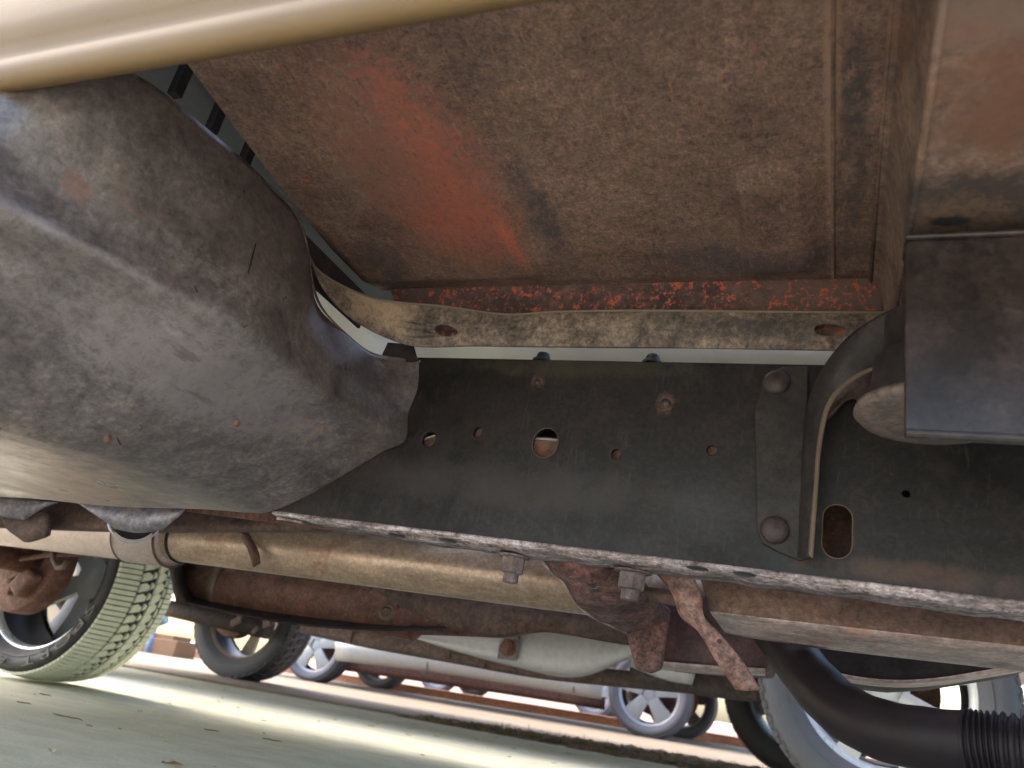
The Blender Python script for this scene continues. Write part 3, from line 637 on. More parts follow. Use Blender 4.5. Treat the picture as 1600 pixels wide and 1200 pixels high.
for y in (.40, .46, .52, .58): mb = MB().box((-.7, y, .585), (.012, .011, .09)); part('bed_rib', mb, m_dark, T, bedfront)

# --- driveline and exhaust
axis = lambda px, py, y, r: np.array(TY(px, py, y)) + [0, 0, r * .97]
a0 = axis(262, 874, 1.3, .05); a1 = axis(930, 961, 1.3, .05); d = (a1 - a0)
mb = MB(); p0, p1 = a0 - d * .01, a1 + d * .6
mb.tube([p0, p0 + .02 * nrm(d), p1], [.046, .05, .05], 40); shaft = part('driveshaft', mb, m_shaft, T, label='long golden driveshaft tube')
b1 = p0 + nrm(d) * .015; dl = nrm(np.array([-1, .0, -.035]))
mb = MB().tube([b1, b1 + dl * .004, b1 + dl * .10, b1 + dl * .125, b1 + dl * .13, b1 + dl * 1.6], [.045, .062, .064, .0645, .060, .060], 40); part('rear_shaft_tube', mb, m_shaftgrey, T, shaft, label='pale grey rear section of the driveshaft')
for k in (.004, .126): mb = MB().tube([b1 + dl * (k - .003), b1 + dl * k, b1 + dl * (k + .003)], [.062, .0665, .062], 40, False); part('weld_bead', mb, m_rust, T, shaft)
mb = MB().tube([p0 + nrm(d) * .03, p0 + nrm(d) * .036, p0 + nrm(d) * .04], [.05, .0535, .05], 40, False); part('weld_bead', mb, m_dark, T, shaft)
# rusty tab on the shaft
mb = MB().loft([[yp(372, 832, 1.235), yp(388, 860, 1.232), yp(396, 886, 1.23)], [yp(385, 828, 1.235), yp(402, 858, 1.232), yp(406, 880, 1.23)]], 8, 2); part('hanger_tab', mb, m_rust, T, solid=.004)
# brown rail cross piece behind the tank
mb = MB().loft([[yp(-40, 770, 1.08), yp(200, 780, 1.08), yp(520, 790, 1.08)], [yp(-40, 800, 1.07), yp(200, 810, 1.07), yp(520, 808, 1.07)], [yp(-40, 818, 1.07), yp(200, 827, 1.07), yp(520, 827, 1.07)], [yp(-40, 822, 1.12), yp(200, 830, 1.12), yp(520, 829, 1.12)]], 14, 4); part('gearbox_crossmember', mb, m_brown, T, solid=.005)
# silver clamp ring and curved sheet under the tank
rc = np.array(TY(213, 806, 1.02)); ax = nrm(rc * [1, 1, .35])
def ringmesh(c, ax, r, w, t=.003, n=40):
    u = nrm(np.cross(ax, [0, 0, 1])); v = np.cross(u, ax); mb = MB()
    for rad, dd in ((r, -w / 2), (r, w / 2), (r - t, w / 2), (r - t, -w / 2)): mb.v += [tuple(c + ax * dd + rad * (math.cos(2 * PI * k / n) * u + math.sin(2 * PI * k / n) * v)) for k in range(n)]
    mb.f = [(a * n + k, a * n + (k + 1) % n, ((a + 1) % 4) * n + (k + 1) % n, ((a + 1) % 4) * n + k) for a in range(4) for k in range(n)]; mb.sm = [True] * len(mb.f); return mb
part('clamp_ring', ringmesh(rc + ax * .02, ax, .0475, .05), m_clamp, T, label='bright round clamp under the tank shield')
mb = MB().lathe([(0, 0), (.04, 0)], (0, 0, 0), 'Y', 24); 
u_ = nrm(np.cross(ax, [0, 0, 1])); v_ = np.cross(u_, ax)
mb.v = [tuple(rc + ax * .06 + p[0] * u_ + p[2] * v_) for p in mb.v]; part('pipe_mouth', mb, m_black, T)
mb = MB().loft([[yp(118, 784, .93), yp(200, 783, .93), yp(294, 783, .93)], [yp(138, 797, .925), yp(205, 808, .92), yp(286, 800, .925)], [yp(165, 815, .93), yp(212, 826, .925), yp(270, 815, .93)], [yp(180, 826, .94), yp(215, 832, .94), yp(255, 828, .94)]], 18, 5); part('curved_shield', mb, m_greysheet, T, solid=.002)
mb = MB().loft([[yp(-40, 772, 1.0), yp(90, 785, 1.0)], [yp(-40, 797, 1.0), yp(66, 795, 1.0)], [yp(-40, 800, 1.01), yp(40, 813, 1.01)]], 8, 4); part('skid_corner', mb, m_greysheet, T, solid=.004)
mb = MB().loft([[yp(0, 806, 1.03), yp(40, 806, 1.03), yp(80, 800, 1.03)], [yp(10, 822, 1.02), yp(40, 830, 1.02), yp(78, 822, 1.02)], [yp(30, 836, 1.03), yp(46, 846, 1.03), yp(76, 838, 1.03)]], 10, 4); part('rubber_hanger', mb, m_brown, T, solid=.01)

# muffler in its dark tray, with strap
mA = np.array(TY(292, 908, 1.72)) ; mB_ = np.array(TY(660, 962, 1.72)); dd = mB_ - mA
mb = MB().tube([mA - dd * .005, mA, mA + dd * .02, mB_ - dd * .02, mB_, mB_ + dd * .25], [.02, .052, .06, .06, .045, .025], 36); muf = part('muffler', mb, m_rust, T, label='rusty brown muffler lying in a dark tray', auto=.7)
s0 = mA + dd * .19
mb = ringmesh(s0, nrm(dd), .063, .028, .003, 40); part('muffler_strap', mb, m_edge, T, muf)
mb = MB().loft([[yp(266, 866, 1.66), yp(340, 890, 1.66), yp(480, 910, 1.66), yp(600, 925, 1.70)][::1] if False else [yp(275, 939, 1.60), yp(360, 957, 1.60), yp(450, 974, 1.60), yp(580, 984, 1.60), yp(690, 983, 1.62)],
                [yp(274, 930, 1.66), yp(360, 948, 1.68), yp(450, 962, 1.68), yp(580, 972, 1.70), yp(700, 978, 1.72)],
                [yp(270, 900, 1.80), yp(360, 915, 1.82), yp(450, 925, 1.82), yp(580, 940, 1.82), yp(720, 955, 1.82)],
                [yp(262, 860, 1.84), yp(360, 870, 1.86), yp(450, 880, 1.86), yp(580, 900, 1.86), yp(720, 915, 1.86)]], 24, 6); part('muffler_tray', mb, m_dark, T, solid=.004)
mb = MB().loft([[yp(262, 872, 1.60), yp(290, 872, 1.62), yp(300, 872, 1.80)], [yp(268, 905, 1.60), yp(284, 905, 1.62), yp(300, 905, 1.80)], [yp(275, 940, 1.60), yp(300, 945, 1.62), yp(320, 940, 1.80)]], 8, 4); part('tray_end', mb, m_dark, T, solid=.004)
mb = MB().loft([[yp(575, 925, 1.58), yp(590, 935, 1.58), yp(602, 950, 1.58)], [yp(590, 920, 1.58), yp(608, 930, 1.58), yp(620, 946, 1.58)], [yp(596, 922, 1.64), yp(614, 934, 1.64), yp(624, 950, 1.64)]], 6, 3); part('hanger_bracket', mb, m_rust, T, solid=.004)
qh = TY(604, 957, 1.56); part('hanger_ring', ringmesh(np.array(qh), nrm(np.array([.5, -.8, .2])), .016, .02, .004, 24), m_edge, T)
mb = MB().tube([yp(560, 912, 1.62), yp(610, 940, 1.58), yp(660, 955, 1.62)], .0018, 8); part('hanger_wire', mb, m_black, T)
# far frame rail with its kick-up
rowsf = [[yp(560, 905, 1.50), yp(620, 915, 1.50), yp(700, 930, 1.50), yp(800, 944, 1.50), yp(900, 958, 1.50), yp(1010, 975, 1.50), yp(1150, 990, 1.50)],
         [yp(580, 915, 1.49), yp(640, 938, 1.49), yp(710, 955, 1.49), yp(800, 965, 1.49), yp(900, 970, 1.49), yp(1010, 988, 1.49), yp(1150, 1000, 1.49)],
         [yp(600, 930, 1.50), yp(650, 957, 1.50), yp(715, 983, 1.50), yp(770, 995, 1.50), yp(850, 986, 1.50), yp(985, 1007, 1.50), yp(1150, 1020, 1.50)]]
mb = MB().loft(rowsf, 40, 5); frl = part('frame_rail', mb, m_brown, T, label='far brown frame rail behind the driveshaft', solid=.006)
mb = MB().loft([rowsf[2], [np.array(p) + [0, .05, .006] for p in rowsf[2]]], 40, 2); part('bottom_flange', mb, m_brown, T, frl, solid=.004)

# transmission crossmember: hollow red arm dropping from the near rail, tab and beam
arm = [[yp(838, 860, .925), yp(846, 872, .93), yp(864, 893, .945), yp(880, 906, .96), yp(894, 931, 1.0), yp(918, 957, 1.05), yp(950, 974, 1.10), yp(980, 987, 1.16)],
       [yp(862, 858, .905), yp(870, 872, .908), yp(884, 893, .92), yp(897, 908, .938), yp(912, 930, .975), yp(936, 952, 1.025), yp(965, 968, 1.075), yp(992, 984, 1.13)],
       [yp(890, 858, .893), yp(898, 870, .896), yp(912, 888, .908), yp(925, 905, .926), yp(943, 925, .962), yp(966, 945, 1.01), yp(990, 961, 1.06), yp(1010, 980, 1.115)],
       [yp(925, 862, .90), yp(935, 875, .905), yp(950, 890, .917), yp(965, 903, .935), yp(985, 920, .97), yp(1002, 935, 1.02), yp(1018, 950, 1.07), yp(1030, 972, 1.125)],
       [yp(960, 866, .95), yp(972, 878, .955), yp(988, 890, .965), yp(1000, 903, .985), yp(1014, 918, 1.02), yp(1026, 933, 1.07), yp(1038, 950, 1.12), yp(1046, 970, 1.17)]]
mb = MB().loft(arm, 40, 7); rng = random.Random(8)
mb.v = [(v[0] + rng.uniform(-.0006, .0006), v[1] + rng.uniform(-.0006, .0006), v[2] + .0012 * math.sin(v[0] * 130 + v[1] * 70)) for v in mb.v]
xm = part('transmission_crossmember', mb, m_redrust, T, label='red scaly crossmember arm dropping from the frame rail', solid=.004)
mb = MB().loft([[np.array(p) + [-.0015, -.001, -.0005] for p in arm[0]], [np.array(p) + [.0005, -.002, -.0015] for p in arm[0]]], 30, 2); part('arm_edge', mb, m_skidlip, T, xm, solid=.004)
tab_ = [(972, 965), (985, 1018), (992, 1044), (1015, 1051), (1032, 1044), (1046, 950), (1010, 930)]
pl = [(float(TY(*p, 1.16)[0]), float(TY(*p, 1.16)[2])) for p in tab_]; mb = MB().plate(pl, [], lambda u, v, w: (u, 1.16 + w, v), .02); part('crossmember_tab', mb, m_redrust, T, xm, bevel=.004)
tab_ = [(1026, 930), (1022, 1034), (1120, 1043), (1200, 1046), (1210, 930)]
pl = [(float(TY(*p, 1.22)[0]), float(TY(*p, 1.22)[2])) for p in tab_]; mb = MB().plate(pl, [], lambda u, v, w: (u, 1.22 + w, v), .16); part('crossmember_beam', mb, grunge('dark_red_beam', [(.035, .02, .02), (.06, .032, .03), (.09, .042, .036)], 10, 120, rust=(.16, .06, .045), rust_th=.6), T, xm, bevel=.006)
mb = MB().loft([[yp(1036, 1034, 1.215), yp(1110, 1040, 1.215), yp(1196, 1045, 1.215)], [yp(1036, 1042, 1.23), yp(1110, 1049, 1.23), yp(1196, 1053, 1.23)], [yp(1036, 1046, 1.30), yp(1110, 1052, 1.30), yp(1196, 1055, 1.30)]], 10, 3); part('beam_lip', mb, m_skidlip, T, xm, solid=.002)
# orange flat strap
mb = MB().loft([[yp(1024, 893, .955), yp(1050, 925, .96), yp(1064, 962, .962), yp(1092, 986, .965), yp(1120, 1032, .97), yp(1150, 1076, .975)],
                [yp(1055, 897, .95), yp(1074, 928, .955), yp(1084, 962, .957), yp(1108, 984, .96), yp(1140, 1030, .965), yp(1168, 1079, .97)],
                [yp(1084, 901, .955), yp(1096, 932, .96), yp(1100, 966, .962), yp(1128, 996, .965), yp(1160, 1034, .97), yp(1188, 1078, .975)]], 26, 4)
stp = part('support_strap', mb, m_strap, T, label='orange rusty flat strap hanging from the rail', solid=.005)
for px, py in [(1124, 1002)]:
    q = TY(px, py, .958); mb = MB().lathe([(.0028, .0), (.002, -.001), (0, -.0012)], q, 'Y', 10); part('strap_rivet', mb, m_rivet, T, stp)
mb = MB().loft([[yp(1006, 918, 1.0), yp(1090, 928, 1.0)], [yp(1006, 926, .995), yp(1090, 936, .995)], [yp(1024, 940, 1.0), yp(1090, 952, 1.0)]], 6, 3); part('bracket_ledge', mb, m_brown, T, solid=.004)
# skid plate at the right
sk = [[yp(1096, 895, 1.06), yp(1112, 897, 1.0), yp(1300, 925, 1.0), yp(1640, 980, 1.0)], [yp(1112, 953, 1.06), yp(1128, 957, .996), yp(1300, 977, .996), yp(1640, 1014, .996)]]
mb = MB().loft(sk, 30, 6); skp = part('skid_plate', mb, m_skid, T, label='brown skid plate at the lower right', solid=.004)
sk2 = [sk[1], [yp(1116, 960, 1.06), yp(1132, 965, 1.012), yp(1300, 988, 1.012), yp(1640, 1026, 1.012)], [yp(1132, 982, 1.12), yp(1150, 991, 1.09), yp(1302, 1014, 1.09), yp(1640, 1052, 1.09)]]
mb = MB().loft(sk2, 40, 6); part('skid_lip', mb, m_skidlip, T, skp, label='scraped pale lip of the skid plate', solid=.003)
pan = [(1185, 960), (1200, 1000), (1260, 1040), (1330, 1058), (1400, 1065), (1470, 1061), (1545, 1049), (1640, 1033), (1640, 960)]
pl = [(float(TY(*p, 1.25)[0]), float(TY(*p, 1.25)[2])) for p in pan]; mb = MB().plate(pl, [], lambda u, v, w: (u, 1.25 + w, v), .22); part('gearbox_pan', mb, m_dark, T, bevel=.006)
mb = MB().loft([[yp(a, b - 1, 1.248) for a, b in pan[2:8]], [yp(a, b + 6, 1.30) for a, b in pan[2:8]], [yp(a, b + 8, 1.40) for a, b in pan[2:8]]], 26, 3); part('pan_rim', mb, m_skidlip, T, solid=.003)
# corrugated hose
hp = [(1205, 975, 1.16), (1238, 1022, 1.13), (1275, 1070, 1.09), (1318, 1110, 1.05), (1372, 1138, 1.01), (1440, 1154, .98), (1510, 1163, .96), (1570, 1170, .95), (1700, 1190, .93)]
P3 = [TY(*p) for p in hp]; pts = [cr1(P3, t) for t in np.linspace(0, 1, 260)]; rr = []
for i, t in enumerate(np.linspace(0, 1, 260)):
    base = .0318 + .0004 * math.sin(i * .2); s_ = (M.T @ pts[i]); x = 800 + FPX * s_[0] / s_[2]
    cor = .0026 * math.sin(i * 1.25) if x > 1515 else 0
    rr.append(base + cor)
mb = MB().tube(pts, rr, 30); part('corrugated_hose', mb, m_hose, T, label='thick black hose with ribbed end at the lower right')

# --- axle, leaf springs and brake bits by the far rear wheel
def tw(x, y, z): return w2t((x, y, z))
mb = MB().tube([tw(-2.65, .55, .40), tw(-2.65, 2.0, .40)], .045, 20); part('rear_axle', mb, m_rust, T)
for k, (dz, dx) in enumerate([(0.10, .62), (.075, .5)]):
    mb = MB(); prev = []
    for t in np.linspace(-1, 1, 15): prev.append(tw(-2.65 + t * dx, 1.86, .37 + dz + .05 * t * t))
    for i in range(14):
        a, b = prev[i], prev[i + 1]; cen = (a + b) / 2; ang = math.atan2(b[2] - a[2], b[0] - a[0]); mb.box(cen, (np.linalg.norm(b - a) + .002, .07, .014), Matrix.Rotation(-ang, 3, 'Y'))
    part('leaf_spring', mb, m_brake, T)
q0, q1, q2 = TY(0, 868, 1.9), TY(70, 858, 1.9), TY(132, 868, 1.9)
mb = MB().tube([TY(-30, 884, 1.9), TY(30, 874, 1.9), TY(84, 866, 1.9), TY(140, 866, 1.9)], .008, 10); part('brake_link', mb, m_brake, T)
mb = MB().tube([TY(83, 860, 1.88), TY(84, 876, 1.88), TY(90, 887, 1.88), TY(99, 886, 1.88), TY(106, 876, 1.88)], .009, 10); part('pipe_hook', mb, m_edge, T)

# ================================================================== WHEELS
def treadblocks(mb, c, R_, w, rows, pitches, h=.008, crown=.012, arc=None):
    def pt(ang, v, rad):
        rr_ = rad - crown * abs(2 * v - 1) ** 3.5
        return (c[0] + rr_ * math.cos(ang), c[1] + (v - .5) * w, c[2] + rr_ * math.sin(ang))
    da = 2 * PI / pitches
    for k in range(pitches):
        a = k * da
        if arc and not (arc[0] <= (a % (2 * PI)) <= arc[1]): continue
        for quad in rows:
            q = [(a + u * da, v) for u, v in quad]; n = len(q)
            vs = [pt(u, v, R_ - h - .001) for u, v in q] + [pt(u, v, R_) for u, v in q]
            mb.add(vs, [tuple(range(n, 2 * n))] + [(i, (i + 1) % n, (i + 1) % n + n, i + n) for i in range(n)])
ROAD = []
for j in range(2):   # sipe-cut inner shoulder, two thin ribs a pitch
    ROAD.append([(j * .5 + .05, .0), (j * .5 + .44, .0), (j * .5 + .53, .325), (j * .5 + .14, .325)])
ROAD += [[(.08, .360), (.80, .360), (1.04, .44), (.82, .51), (.42, .51), (.24, .43)], [(.52, .535), (.90, .535), (1.20, .545), (1.06, .585), (.72, .585)],
         [(.12, .61), (.62, .615), (1.00, .615), (1.34, .69), (1.22, .75), (.77, .75), (.34, .69)],
         [(.07, .778), (.93, .778), (.93, .80), (.55, .812), (.07, .80)], [(.05, .838), (.46, .838), (.46, 1.0), (.05, 1.0)], [(.55, .838), (.96, .838), (.96, 1.0), (.55, 1.0)]]
LUG = [[(.05, 0), (.55, 0), (.62, .22), (.12, .22)], [(.60, .02), (.97, .02), (1.0, .20), (.68, .20)], [(.1, .26), (.7, .26), (.85, .46), (.35, .48)], [(.55, .52), (1.1, .5), (1.2, .73), (.6, .74)], [(.1, .78), (.58, .78), (.62, 1), (.14, 1)], [(.66, .8), (.98, .8), (1.02, .98), (.70, .98)]]
def wheel(root, c, R_, w, rim, out, tyre_m, tread_m, rim_m, barrel_m, spokes=6, pattern=ROAD, pitches=64, brake=True, conv=None, detail=1, lug=.008, spoke_w=.35, name='wheel', drum=None, lip_m=None):
    """axle along Y, out = direction of the street side; conv maps wheel coordinates into the root's frame"""
    conv = conv or (lambda p: p)
    def P(name, mb, mat, parent=None, **kw):
        mb.v = [tuple(conv(v)) for v in mb.v]; return part(name, mb, mat, root, parent, **kw)
    n = 96 if detail else 40; s = R_ - rim
    lip_y = .40 * w
    # disc, hub and spokes = the wheel itself
    mb = MB(); y0 = c[1] + out * .30 * w
    mb.lathe([(0, out * .34 * w), (.03, out * .34 * w), (.075, out * .31 * w), (.08, out * .24 * w), (.0, out * .22 * w)], c, 'Y', 32)
    for k in range(spokes):
        a = 2 * PI * k / spokes + .3; ca, sa = math.cos(a), math.sin(a)
        def sp(r, t, dy): return (c[0] + r * ca - t * sa, y0 + out * dy, c[2] + r * sa + t * ca)
        w0, w1 = spoke_w * .09, spoke_w * .16
        vs = []
        for r, hw, dy in ((.055, w0, .02), (rim * .55, (w0 + w1) * .46, .026), (rim - .012, w1, .012)):
            vs += [sp(r, -hw, dy - .03), sp(r, -hw, dy - .005), sp(r, -hw * .6, dy), sp(r, hw * .6, dy), sp(r, hw, dy - .005), sp(r, hw, dy - .03)]
        mb.add(vs, [(i * 6 + k2, i * 6 + (k2 + 1) % 6, (i + 1) * 6 + (k2 + 1) % 6, (i + 1) * 6 + k2) for i in range(2) for k2 in range(6)], True)
    mb.lathe([(rim * .92, out * .305 * w), (rim * .935, out * .335 * w), (rim - .004, out * .375 * w), (rim - .002, out * .36 * w)], c, 'Y', n)
    wh = P(name, mb, rim_m, auto=.8)
    # rim: two lips and the barrel between
    for sgn in (-1, 1):
        mb = MB().lathe([(rim - .012, sgn * (lip_y - .03)), (rim - .004, sgn * (lip_y - .008)), (rim + .008, sgn * lip_y), (rim + .011, sgn * (lip_y - .004)), (rim + .004, sgn * (lip_y - .02))], c, 'Y', n)
        P('rim_lip', mb, lip_m or rim_m, wh)
    mb = MB().lathe([(rim - .011, -(lip_y - .03)), (rim - .022, -.15 * w), (rim - .03, .12 * w), (rim - .011, lip_y - .03)], c, 'Y', n); P('rim_barrel', mb, barrel_m, wh)
    # tyre carcass
    mb = MB(); prof = [(rim + .003, -.39 * w), (rim + .02, -.44 * w), (rim + s * .33, -.492 * w), (rim + s * .52, -.50 * w), (rim + s * .72, -.49 * w), (R_ - .028, -.465 * w), (R_ - .017, -.44 * w), (R_ - .010, -.36 * w), (R_ - .008, -.18 * w), (R_ - .0075, 0)]
    prof = prof + [(r, -y) for r, y in prof[-2::-1]]
    mb.lathe(prof, c, 'Y', n)
    if detail:   # raised rings on the sidewall
        for sgn in (-1, 1):
            for rr_, hh in ((rim + s * .30, .4915), (R_ - .036, .476)):
                mb.lathe([(rr_ - .0025, sgn * (hh - .004) * w), (rr_, sgn * (hh + .006) * w), (rr_ + .0025, sgn * (hh - .004) * w)], c, 'Y', n)
    ty = P('tyre', mb, tyre_m, wh)
    mb = MB(); treadblocks(mb, c, R_, w * .93, pattern, pitches, lug, .014); P('tread', mb, tread_m, wh, stuff=True, label=None)
    if brake:
        rb = drum or rim * .72; c = (c[0], c[1] - out * .62 * w, c[2] + .01)
        mb = MB().lathe([(0, -out * .30 * w), (.07, -out * .30 * w), (.075, -out * .22 * w), (rb * .8, -out * .20 * w), (rb * .97, -out * .17 * w), (rb, -out * .12 * w), (rb, out * .08 * w), (rb * .9, out * .1 * w), (0, out * .1 * w)], c, 'Y', 48)
        P('brake_drum', mb, m_brake, wh, auto=.6)
        mb = MB().box((c[0] + .09, c[1] - out * .26 * w, c[2] - .07), (.07, .05, .10), Matrix.Rotation(.6, 3, 'Y'), .012)
        mb.box((c[0] + .02, c[1] - out * .27 * w, c[2] - .10), (.05, .03, .04), Matrix.Rotation(.2, 3, 'Y'), .008)
        mb.tube([(c[0] + .06, c[1] - out * .24 * w, c[2] - .02), (c[0] + .06, c[1] - out * .36 * w, c[2] - .02)], .016, 12)
        P('brake_caliper', mb, m_brake, wh)
    if detail:
        for k in range(5):
            a = 2 * PI * k / 5; mb = hexnut(MB(), (c[0] + .055 * math.cos(a), c[1] + out * .325 * w, c[2] + .055 * math.sin(a)), .011, .016, (0, out, 0), 0, 0, False); P('lug_nut', mb, rim_m, wh)
    return wh, ty
RW = .385
far = (-2.72, 2.235, RW + .005)
wh, ty = wheel(T, far, RW, .30, .280, 1, m_tyre, m_tread, m_spokegrey, m_rimdark, 6, ROAD, 62, True, w2t, 1, .0075, .36, drum=.18, lip_m=m_alloy)
wheel(T, (-2.655, .46, RW), RW, .28, .262, -1, m_tyre, m_tread, m_alloy, m_rimdark, 6, ROAD, 62, True, w2t, 0)
wheel(T, (1.28, .46, RW), RW, .28, .262, -1, m_tyre, m_tread, m_alloy, m_rimdark, 6, ROAD, 62, True, w2t, 0)
wheel(T, (1.28, 2.245, RW), RW, .28, .262, 1, m_tyre, m_tread, m_alloy, m_rimdark, 6, ROAD, 62, True, w2t, 0)
# raised sidewall lettering, tops outward, reading clockwise on the face toward the lens
def lettering(txt, c, r0, size, a_start, a_end, ysign, y, root, parent, mat, conv):
    cu = bpy.data.curves.new('lettering', 'FONT'); cu.body = txt; cu.size = size; cu.extrude = .002; cu.space_character = 1.25
    ob = bpy.data.objects.new('lettering_tmp', cu); C.objects.link(ob); dg = bpy.context.evaluated_depsgraph_get()
    me = bpy.data.meshes.new_from_object(ob.evaluated_get(dg)); bpy.data.objects.remove(ob)
    xs_ = [v.co.x for v in me.vertices]; x0, x1 = min(xs_), max(xs_); mb = MB()
    vs = []
    for v in me.vertices:
        a = a_start + (a_end - a_start) * (v.co.x - x0) / (x1 - x0); r = r0 + v.co.y
        k = (r - (c_rim + (c_s * .52))) / c_s
        yy_ = c[1] + ysign * (y - .22 * k * k * .29 * .3 + v.co.z)
        vs.append(conv((c[0] + r * math.cos(a), yy_, c[2] + r * math.sin(a))))
    mb.add(vs, [tuple(p.vertices) for p in me.polygons]); bpy.data.meshes.remove(me)
    return part('lettering', mb, mat, root, parent)
c_rim, c_s = .280, RW - .280
m_letter = plain('raised_rubber', (.085, .08, .08), .5, 0, .2, 30)
D2 = math.radians
lettering('SPORT', far, .317, .044, D2(-18), D2(-78), -1, .1565, T, wh, m_letter, w2t)
lettering('A/S', far, .319, .038, D2(-92), D2(-110), -1, .1565, T, wh, m_letter, w2t)

# ================================================================== OTHER PARKED VEHICLES
def pickup(root, x0, x1, y0, y1, axles, mat, z0=.52, high=1.0, cab=(.25, .62), arch=.47):
    """side silhouette with wheel arches, extruded across; cab and windows above"""
    zt = z0 + .62 * high
    bot = [(x0, z0)]
    for ax_ in sorted(axles):
        bot += [(ax_ + arch * math.cos(t), .40 + arch * math.sin(t) if .40 + arch * math.sin(t) > z0 else z0) for t in np.linspace(PI - .28, .28, 9)]
    poly = bot + [(x1, z0), (x1, zt - .12), (x1 - .1, zt), (x0 + .08, zt), (x0, zt - .1)]
    mb = MB().plate(poly, [], lambda u, v, w: (u, y0 + w, v), y1 - y0)
    bd = part('body', mb, mat, root, bevel=.02)
    cx0, cx1 = x0 + (x1 - x0) * cab[0], x0 + (x1 - x0) * cab[1]
    cabp_ = [(cx0, zt - .001), (cx0 + .15, zt + .52), (cx1 - .45, zt + .55), (cx1, zt - .001)]
    mb = MB().plate(cabp_, [], lambda u, v, w: (u, y0 + .06 + w, v), y1 - y0 - .12); cb = part('cab', mb, mat, root, bevel=.03)
    wq = [(cx0 + .10, zt + .06), (cx0 + .22, zt + .44), (cx1 - .50, zt + .46), (cx1 - .18, zt + .06)]
    for y in (y0 + .055, y1 - .065): mb = MB().plate(wq, [], lambda u, v, w, y=y: (u, y + w, v), .01); part('window', mb, m_glass, root, cb)
    return bd
GV = 'parked vehicles beyond the truck'
# B: next to the truck
Bv = Root('parked_truck', 'white truck parked nearest the tan one, with a chunky rear tyre', 'truck', (-1.8, 3.9, 0))
pickup(Bv, -5.0, 1.3, 2.92, 5.05, (-3.95, .18), m_whitepaint, .62, 1.1, (.42, .80), .56)
wheel(Bv, (.16, 3.10, .405), .405, .27, .268, -1, m_tyre_pale, m_tyre_grey, m_alloybright, m_rimdark, 8, LUG, 52, True, None, 1, .009, .24)
wheel(Bv, (-.16, 4.78, .40), .40, .27, .262, 1, m_tyre, m_tyre, m_alloywhite, m_rimdark, 6, LUG, 52, True, None, 0, .009)
wheel(Bv, (-3.96, 4.85, .455), .455, .30, .305, 1, m_tyre_grey, m_tyre, m_rimtan, m_rimdark, 6, LUG, 44, True, None, 1, .014, drum=.19)
wheel(Bv, (-3.93, 3.12, .39), .39, .28, .262, -1, m_tyre_grey, m_tyre, m_rimtan, m_rimdark, 6, LUG, 44, True, None, 0, .014)
def wy(px, py, y): return tuple(WY(px, py, y))
rl = [[wy(470, 968, 3.45), wy(569, 984, 3.45), wy(703, 1004, 3.45), wy(838, 1031, 3.45), wy(1000, 1050, 3.45), wy(1215, 1062, 3.45)], [wy(470, 984, 3.44), wy(569, 1006, 3.44), wy(703, 1030, 3.44), wy(838, 1054, 3.44), wy(1000, 1071, 3.44), wy(1215, 1091, 3.44)], [wy(470, 988, 3.52), wy(569, 1010, 3.52), wy(703, 1034, 3.52), wy(838, 1058, 3.52), wy(1000, 1075, 3.52), wy(1215, 1095, 3.52)]]
mb = MB().loft(rl, 24, 4); br = part('chassis_rail', mb, m_chassis, Bv, solid=.01, label='brown chassis rail')
for px, py in [(547, 992), (700, 1017), (755, 1028)]:
    q = WY(px, py, 3.43); mb = MB().box(q, (.03, .02, .075)); part('rail_bracket', mb, m_chassis, Bv, br)
mb = MB().loft([[wy(985, 1030, 3.35), wy(1090, 1050, 3.35), wy(1200, 1060, 3.35)], [wy(985, 1058, 3.34), wy(1090, 1078, 3.34), wy(1200, 1092, 3.34)], [wy(985, 1062, 3.45), wy(1090, 1082, 3.45), wy(1200, 1096, 3.45)]], 10, 4); part('dark_rail', mb, m_chassisdark, Bv, solid=.02)
mb = MB().loft([[wy(560, 968, 3.25), wy(680, 975, 3.25), wy(820, 978, 3.25), wy(940, 985, 3.25), wy(990, 990, 3.25)],
                [wy(600, 985, 3.22), wy(690, 997, 3.22), wy(820, 1012, 3.2), wy(940, 1022, 3.2), wy(994, 1010, 3.24)],
                [wy(640, 992, 3.25), wy(700, 1012, 3.25), wy(800, 1038, 3.25), wy(900, 1055, 3.25), wy(988, 1026, 3.28)],
                [wy(650, 992, 3.6), wy(710, 1010, 3.6), wy(800, 1032, 3.6), wy(905, 1052, 3.6), wy(980, 1024, 3.6)]], 28, 6); sp_ = part('silver_tank', mb, m_silver, Bv, solid=.01, label='silver rounded tank slung under the truck')
q = WY(795, 1012, 3.18); mb = MB().box((q[0], q[1], q[2] + .01), (.09, .012, .12), None, .005); part('tank_tab', mb, m_greysheet, Bv, sp_)
mb = hexnut(MB(), (q[0], q[1] - .007, q[2]), .028, .02, (0, -1, 0), .6, .3); part('tank_nut', mb, m_rust, Bv, sp_)
mb = MB().loft([[wy(985, 985, 3.3), wy(1040, 1000, 3.3), wy(1085, 1012, 3.3)], [wy(985, 1020, 3.28), wy(1040, 1045, 3.28), wy(1086, 1052, 3.28)], [wy(985, 1040, 3.3), wy(1040, 1060, 3.3), wy(1082, 1068, 3.3)]], 10, 4); part('pale_cover', mb, m_silver, Bv, solid=.02)
mb = MB().tube([wy(-60, 868, 4.6), wy(240, 945, 4.6), wy(420, 985, 4.6)], .06, 16); part('rear_axle', mb, m_chassisdark, Bv)
for (px, py, r_) in [(420, 968, .055), (372, 972, .045), (400, 985, .03)]:
    q = WY(px, py, 4.55); mb = MB().box(q, (r_ * 2.2, r_, r_ * 1.3), Matrix.Rotation(px * .1, 3, 'Y'), .01); part('brake_bracket', mb, m_chassis, Bv)
